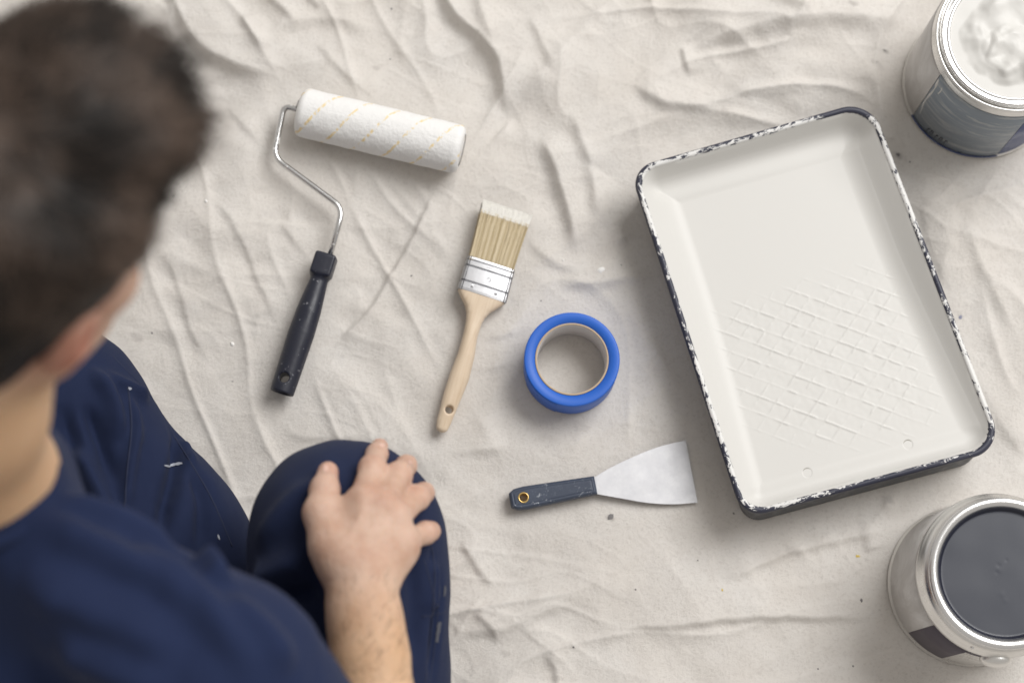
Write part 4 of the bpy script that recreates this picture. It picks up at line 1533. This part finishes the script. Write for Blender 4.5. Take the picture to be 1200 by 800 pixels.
# nails
for (zx, zy, dx, dy, L_, Wd) in ((176, 205, .05, -1, 34, 24), (452, 92, .25, -1, 17, 22), (592, 176, .7, -.75, 12, 18)):
    px_, py_ = 340 + zx / 4.21, 500 + zy / 4.21
    d2 = np.array([dx, dy]) / math.hypot(dx, dy); n2 = np.array([-d2[1], d2[0]])
    gridp, ok = [], True
    for i in range(7):
        for k in range(7):
            a, b = (i / 6 - .5) * 2, (k / 6 - .5) * 2
            sh_ = 1 - .25 * max(0, abs(a) - .3) ** 2
            p = np.array([px_, py_]) + d2 * a * L_ / 2 / 4.21 + n2 * b * Wd / 2 / 4.21 * (sh_ if abs(a) < .9 else .8)
            hit, nn_ = cast(bb, p[0], p[1], .0004)
            if hit is None or hit[2] < .2: ok = False; break
            gridp.append(hit)
        if not ok: break
    if ok:
        obj('fingernail', new_mesh('fingernail', np.array(gridp) - MO, grid_faces(7, 7)), m_nail, body)

rs = np.random.RandomState(4)
axA = (WR - ELB) / np.linalg.norm(WR - ELB)
tA = (v - ELB) @ axA; LA = np.linalg.norm(WR - ELB)
cand = np.where((tA > .25 * LA) & (tA < .97 * LA) & (np.linalg.norm(v - ELB - tA[:, None] * axA, axis=1) < .06) & (nrm[:, 2] > -.1))[0]
cand = rs.choice(cand, min(420, len(cand)), replace=False)
r0, rn0 = v[cand], nrm[cand]
dirn = axA * .8 + np.array([.55, .1, 0]) + rs.normal(0, .35, (len(cand), 3))
dirn -= (dirn * rn0).sum(1)[:, None] * rn0; dirn /= np.linalg.norm(dirn, axis=1)[:, None]
sd_ = np.cross(dirn, rn0); Lh = rs.uniform(.006, .013, len(cand))[:, None]
q0, q1, q2 = r0, r0 + dirn * Lh * .5 + rn0 * Lh * .16, r0 + dirn * Lh + rn0 * Lh * .14
AV = np.stack([q0 - sd_ * .00013, q0 + sd_ * .00013, q1 - sd_ * .00010, q1 + sd_ * .00010, q2], 1).reshape(-1, 3) - MO
AF = [[5 * i, 5 * i + 1, 5 * i + 3, 5 * i + 2] for i in range(len(cand))] + [[5 * i + 2, 5 * i + 3, 5 * i + 4] for i in range(len(cand))]
ah = new_mesh('arm_hair', AV, AF); set_attr(ah, 'shade', np.full(len(AV), .7))
tag(obj('arm_hair', ah, m_hair, body), kind='stuff')

# hair: short strands over a scalp mass
hb = Body()
hb.ell(hw((0, -.014, .042)), (.080, .101, .083), HR, .02)
hb.ell(hw((-.012, .036, .088)), (.070, .072, .054), HR, .02)
hb.ell(hw((0, -.050, .000)), (.074, .066, .062), HR, .02)
hb.ell(hw((0, .095, -.045)), (.10, .075, .085), HR, .012, True)
for s in (-1, 1):
    hb.ell(hw((s * .088, .012, -.030)), (.034, .048, .050), HR, .010, True)
hb.ell(hw((0, -.09, -.085)), (.12, .10, .045), HR, .02, True)


def f_hair(P):
    return hb(P) - .004 - .009 * noise3(P, 22) - .003 * noise3(P, 50)


hv_, hf_ = polygonize(f_hair, HO - .16, HO + .18, .003, 8, 1)
hn = vnormals(hv_, hf_)
rs = np.random.RandomState(11)
fa = np.linalg.norm(np.cross(hv_[hf_[:, 1]] - hv_[hf_[:, 0]], hv_[hf_[:, 2]] - hv_[hf_[:, 0]]), axis=1)
NH = 24000
pick = rs.choice(len(hf_), NH, p=fa / fa.sum())
root = hv_[hf_[pick]].mean(1); rn = hn[hf_[pick, 0]]
locr = (root - HO) @ HR
crown = np.array([0, -.055, .11])
fl_ = locr - crown; fl_[:, 2] -= .03
fl_ += np.stack([.06 * noise3(locr, 22), .06 * noise3(locr + 3, 22), 0 * fl_[:, 0]], 1)
flw = fl_ @ HR.T
flw -= (flw * rn).sum(1)[:, None] * rn
flw /= np.linalg.norm(flw, axis=1)[:, None] + 1e-9
topness = np.clip((locr[:, 2] - .02) / .07, 0, 1)
Ls = (.007 + .024 * topness) * rs.uniform(.6, 1.2, NH)
lift = .10 + .30 * topness * rs.uniform(.4, 1.2, NH)
fr = sstep(.05, .09, locr[:, 1]) * topness
Ls *= 1 + .7 * fr; lift += .35 * fr
sv = np.cross(flw, rn)
vs = []
for q, wdt in ((0, 1.), (.4, .9), (.75, .6), (1., .1)):
    p = root - rn * .002 + flw * (Ls * q)[:, None] + rn * (Ls * lift * (q - .55 * q * q))[:, None] + sv * (Ls * .25 * rs.normal(0, 1, NH) * q * q)[:, None]
    vs += [p - sv * .00055 * wdt, p + sv * .00055 * wdt]
HV = np.stack(vs, 1).reshape(-1, 3)
b0 = np.arange(NH)[:, None] * 8
HF = np.concatenate([b0 + np.array([0, 1, 3, 2]), b0 + np.array([2, 3, 5, 4]), b0 + np.array([4, 5, 7, 6])])
shd = np.clip(.38 + 1.7 * noise3(root, 24) + rs.normal(0, .2, NH), 0, 1)
allv = np.concatenate([hv_, HV]); allf = np.concatenate([hf_, HF + len(hv_)])
me = new_mesh('hair', allv - MO, allf)
set_attr(me, 'shade', np.concatenate([np.clip(.25 + 1.0 * noise3(hv_, 30), 0, 1), np.repeat(shd, 8)]))
obj('hair', me, m_hair, man)

# shirt
sb = Body()
sb.chain([NECK + np.array([.0, -.01, -.045]), CHEST, PEL + np.array([0, 0, .02])], [.048, .112, .135], .06)
sb.cone(NECK + np.array([-.012, -.016, -.034]), RS, .045, .072, .03)
sb.cone(NECK + np.array([-.015, -.02, -.040]), LS, .040, .072, .03)
sb.cone(NECK + np.array([-.006, -.004, -.085]), NECK + np.array([-.004, -.002, -.040]), .066, .058, .02)
SLE = RS + (ELB - RS) * .78
sb.chain([RS, SLE], [.072, .066], .04)
sb.chain([LS, LS + (LE - LS) * .78], [.072, .066], .04)
nc = NECK + (hw((0, -.03, -.06)) - NECK) * .35
v, f = polygonize(sb, (-.76, -.26, .06), (.02, .45, .74), .004, 8, 2)
nrm = vnormals(v, f)
v = v + nrm * (.004 * noise3(v, 16) + .0022 * noise3(v * np.array([1.6, .8, 1.]), 30))[:, None]


def wrinkle(v, nrm, bv, poly, hgt, w, two=1.0):
    pts = [cast(bv, a, b)[0] for a, b in dense(spline(poly, 4), 8)]
    pts = [p for p in pts if p is not None]
    if len(pts) < 2: return v
    pts = np.array(pts)
    lo_, hi_ = pts.min(0) - .05, pts.max(0) + .05
    m = ((v > lo_) & (v < hi_)).all(1)
    if not m.any(): return v
    d, _, pr = seg_dist(v[m], pts)
    d = d + .0015 * noise3(v[m], 70)
    v = v.copy()
    v[m] += nrm[m] * (2.6 * hgt * np.exp(-(d / w) ** 2) * sstep(-.05, .25, pr) * sstep(1.05, .7, pr))[:, None]
    return v


bs = bvh_of(v, f)
for poly, hg, w in (([(30, 600), (110, 640), (200, 690), (260, 740)], .006, .012), ([(60, 585), (140, 612), (215, 655)], .005, .010), ([(225, 655), (245, 668), (258, 690)], .007, .010),
                    ([(20, 680), (120, 720), (220, 770)], .006, .016), ([(260, 700), (310, 740), (345, 790)], .004, .012), ([(60, 750), (150, 790), (200, 820)], .006, .016),
                    ([(150, 640), (230, 700), (300, 790)], .005, .012)):
    v = wrinkle(v, nrm, bs, poly, hg, w)
shirt = obj('shirt', new_mesh('shirt', v - MO, f), m_shirt, man)
# collar band round the neck
ax = hw((0, -.028, -.05)) - NECK; ax /= np.linalg.norm(ax)
cu = np.cross(ax, [0, 0, 1.]); cu /= np.linalg.norm(cu); cw = np.cross(ax, cu)
cc_ = NECK + ax * -.012
pts = [cc_ + .0560 * (math.cos(a) * cu + math.sin(a) * cw) for a in np.linspace(0, 2 * math.pi, 49)]
obj('collar', new_mesh('collar', *(lambda q: (q[0] - MO, q[1]))(tube(pts, .0065, 10, False))), m_shirt, shirt)

# trousers
tb = Body()
tb.chain([HIPR, HIPR * .45 + KNR * .55, KNR], [.098, .092, .0825], .05)
tb.ell(KNR + np.array([.0, .006, .004]), (.080, .075, .077), None, .03)
tb.cone(KNR + np.array([.022, -.05, -.015]), HIPR * .5 + KNR * .5 + np.array([.016, 0, -.01]), .068, .080, .04)
tb.chain([KNR + np.array([.0, -.005, -.02]), RF], [.078, .060], .03)
tb.chain([HIPL, HIPL * .5 + KNL * .5, KNL], [.105, .098, .081], .05)
tb.chain([KNL, U(188, 625, .105), U(275, 725, .075)], [.078, .073, .064], .04)
tb.cone(PEL, HIPR, .125, .10, .06); tb.cone(PEL, HIPL, .125, .10, .06)
v, f = polygonize(tb, (-.62, -.30, -.0), (.05, .52, .44), .0035, 8, 2)
nrm = vnormals(v, f)
v = v + nrm * (.0028 * noise3(v, 14) + .0012 * noise3(v * np.array([1.8, .7, 1.]), 32))[:, None]
bt_ = bvh_of(v, f)
for poly, hg, w in (([(146, 455), (158, 500), (150, 560), (145, 620)], .004, .007), ([(196, 480), (212, 530), (196, 590), (188, 640)], -.007, .009), ([(182, 470), (205, 500), (222, 545)], .005, .010),
                    ([(100, 470), (120, 520), (135, 570)], -.005, .008), ([(85, 520), (110, 570), (130, 620)], .006, .010), ([(120, 440), (165, 462), (195, 470)], .004, .008),
                    ([(225, 545), (240, 590), (235, 650)], -.004, .010), ([(105, 430), (130, 470), (140, 520)], .005, .008), ([(70, 470), (90, 540), (115, 600)], -.005, .010),
                    ([(300, 640), (340, 590), (390, 560)], .003, .012), ([(508, 650), (510, 685), (504, 725)], .003, .007), ([(505, 640), (513, 690), (511, 740), (506, 800)], -.005, .006),
                    ([(300, 680), (340, 660), (370, 655)], .005, .012), ([(310, 720), (345, 700), (380, 700)], -.005, .012), ([(478, 640), (488, 700), (486, 780)], -.003, .010)):
    v = wrinkle(v, nrm, bt_, poly, hg, w)
trous = obj('trousers', new_mesh('trousers', v - MO, f), m_trouser, man)
bt_ = bvh_of(v, f)


def on_surface(poly, off=-.0007, step=4):
    pts = [cast(bt_, a, b, off)[0] for a, b in dense(spline(poly, 5), step)]
    pts = [p for p in pts if p is not None and p[2] > .02]
    return np.array(pts) - MO if len(pts) > 2 else None


for poly, r_ in (([(150, 452), (154, 500), (148, 560), (144, 640)], .0013), ([(130, 415), (175, 462), (205, 512), (246, 580), (272, 640)], .0011), ([(498, 610), (509, 660), (507, 720), (497, 810)], .0013),
                 ([(503, 612), (514, 660), (513, 720), (503, 810)], .0009), ([(494, 722), (510, 720), (523, 716)], .0011), ([(497, 655), (507, 690), (511, 712)], .0011)):
    q = on_surface(poly)
    if q is not None: obj('seam', new_mesh('seam', *tube(q, r_ * 1.1, 8)), m_seam, trous)


def decal(poly_w, material, name, th=.0007):
    """thin strip following the cloth surface: (px, py, half width px)"""
    pts = dense([(a, b) for a, b, _ in poly_w], 2.0)
    L = np.linspace(0, 1, len(pts)); wk = np.interp(L, np.linspace(0, 1, len(poly_w)), [w for _, _, w in poly_w])
    t = np.gradient(pts, axis=0); t /= np.linalg.norm(t, axis=1)[:, None] + 1e-9
    nn_ = np.stack([-t[:, 1], t[:, 0]], 1)
    rs_ = np.random.RandomState(len(pts))
    vs = []
    for i in range(len(pts)):
        for k in (-1, 0, 1):
            p = pts[i] + nn_[i] * k * wk[i] * rs_.uniform(.6, 1.2)
            hit, _ = cast(bt_, p[0], p[1], th)
            if hit is None: return
            vs.append(hit - MO)
    obj(name, new_mesh(name, np.array(vs), grid_faces(3, len(pts))), material, trous)


decal([(192, 545, .6), (198, 546, 1.2), (206, 544, 1.6), (212, 543, 1.9), (214, 543, .8)], m_smear, 'paint_smear')
decal([(150, 454, .8), (152, 455, 1.8), (154, 455, .8)], m_smear, 'paint_smear')
decal([(255, 626, .5), (256, 629, 1.1), (257, 632, .5)], m_smear, 'paint_smear')
decal([(512, 752, 1.6), (513, 740, 2.2), (515, 728, 1.8)], m_tab, 'fabric_tab')
decal([(520, 698, .8), (521, 691, 1.4), (521, 686, .8)], m_tab, 'fabric_tab')
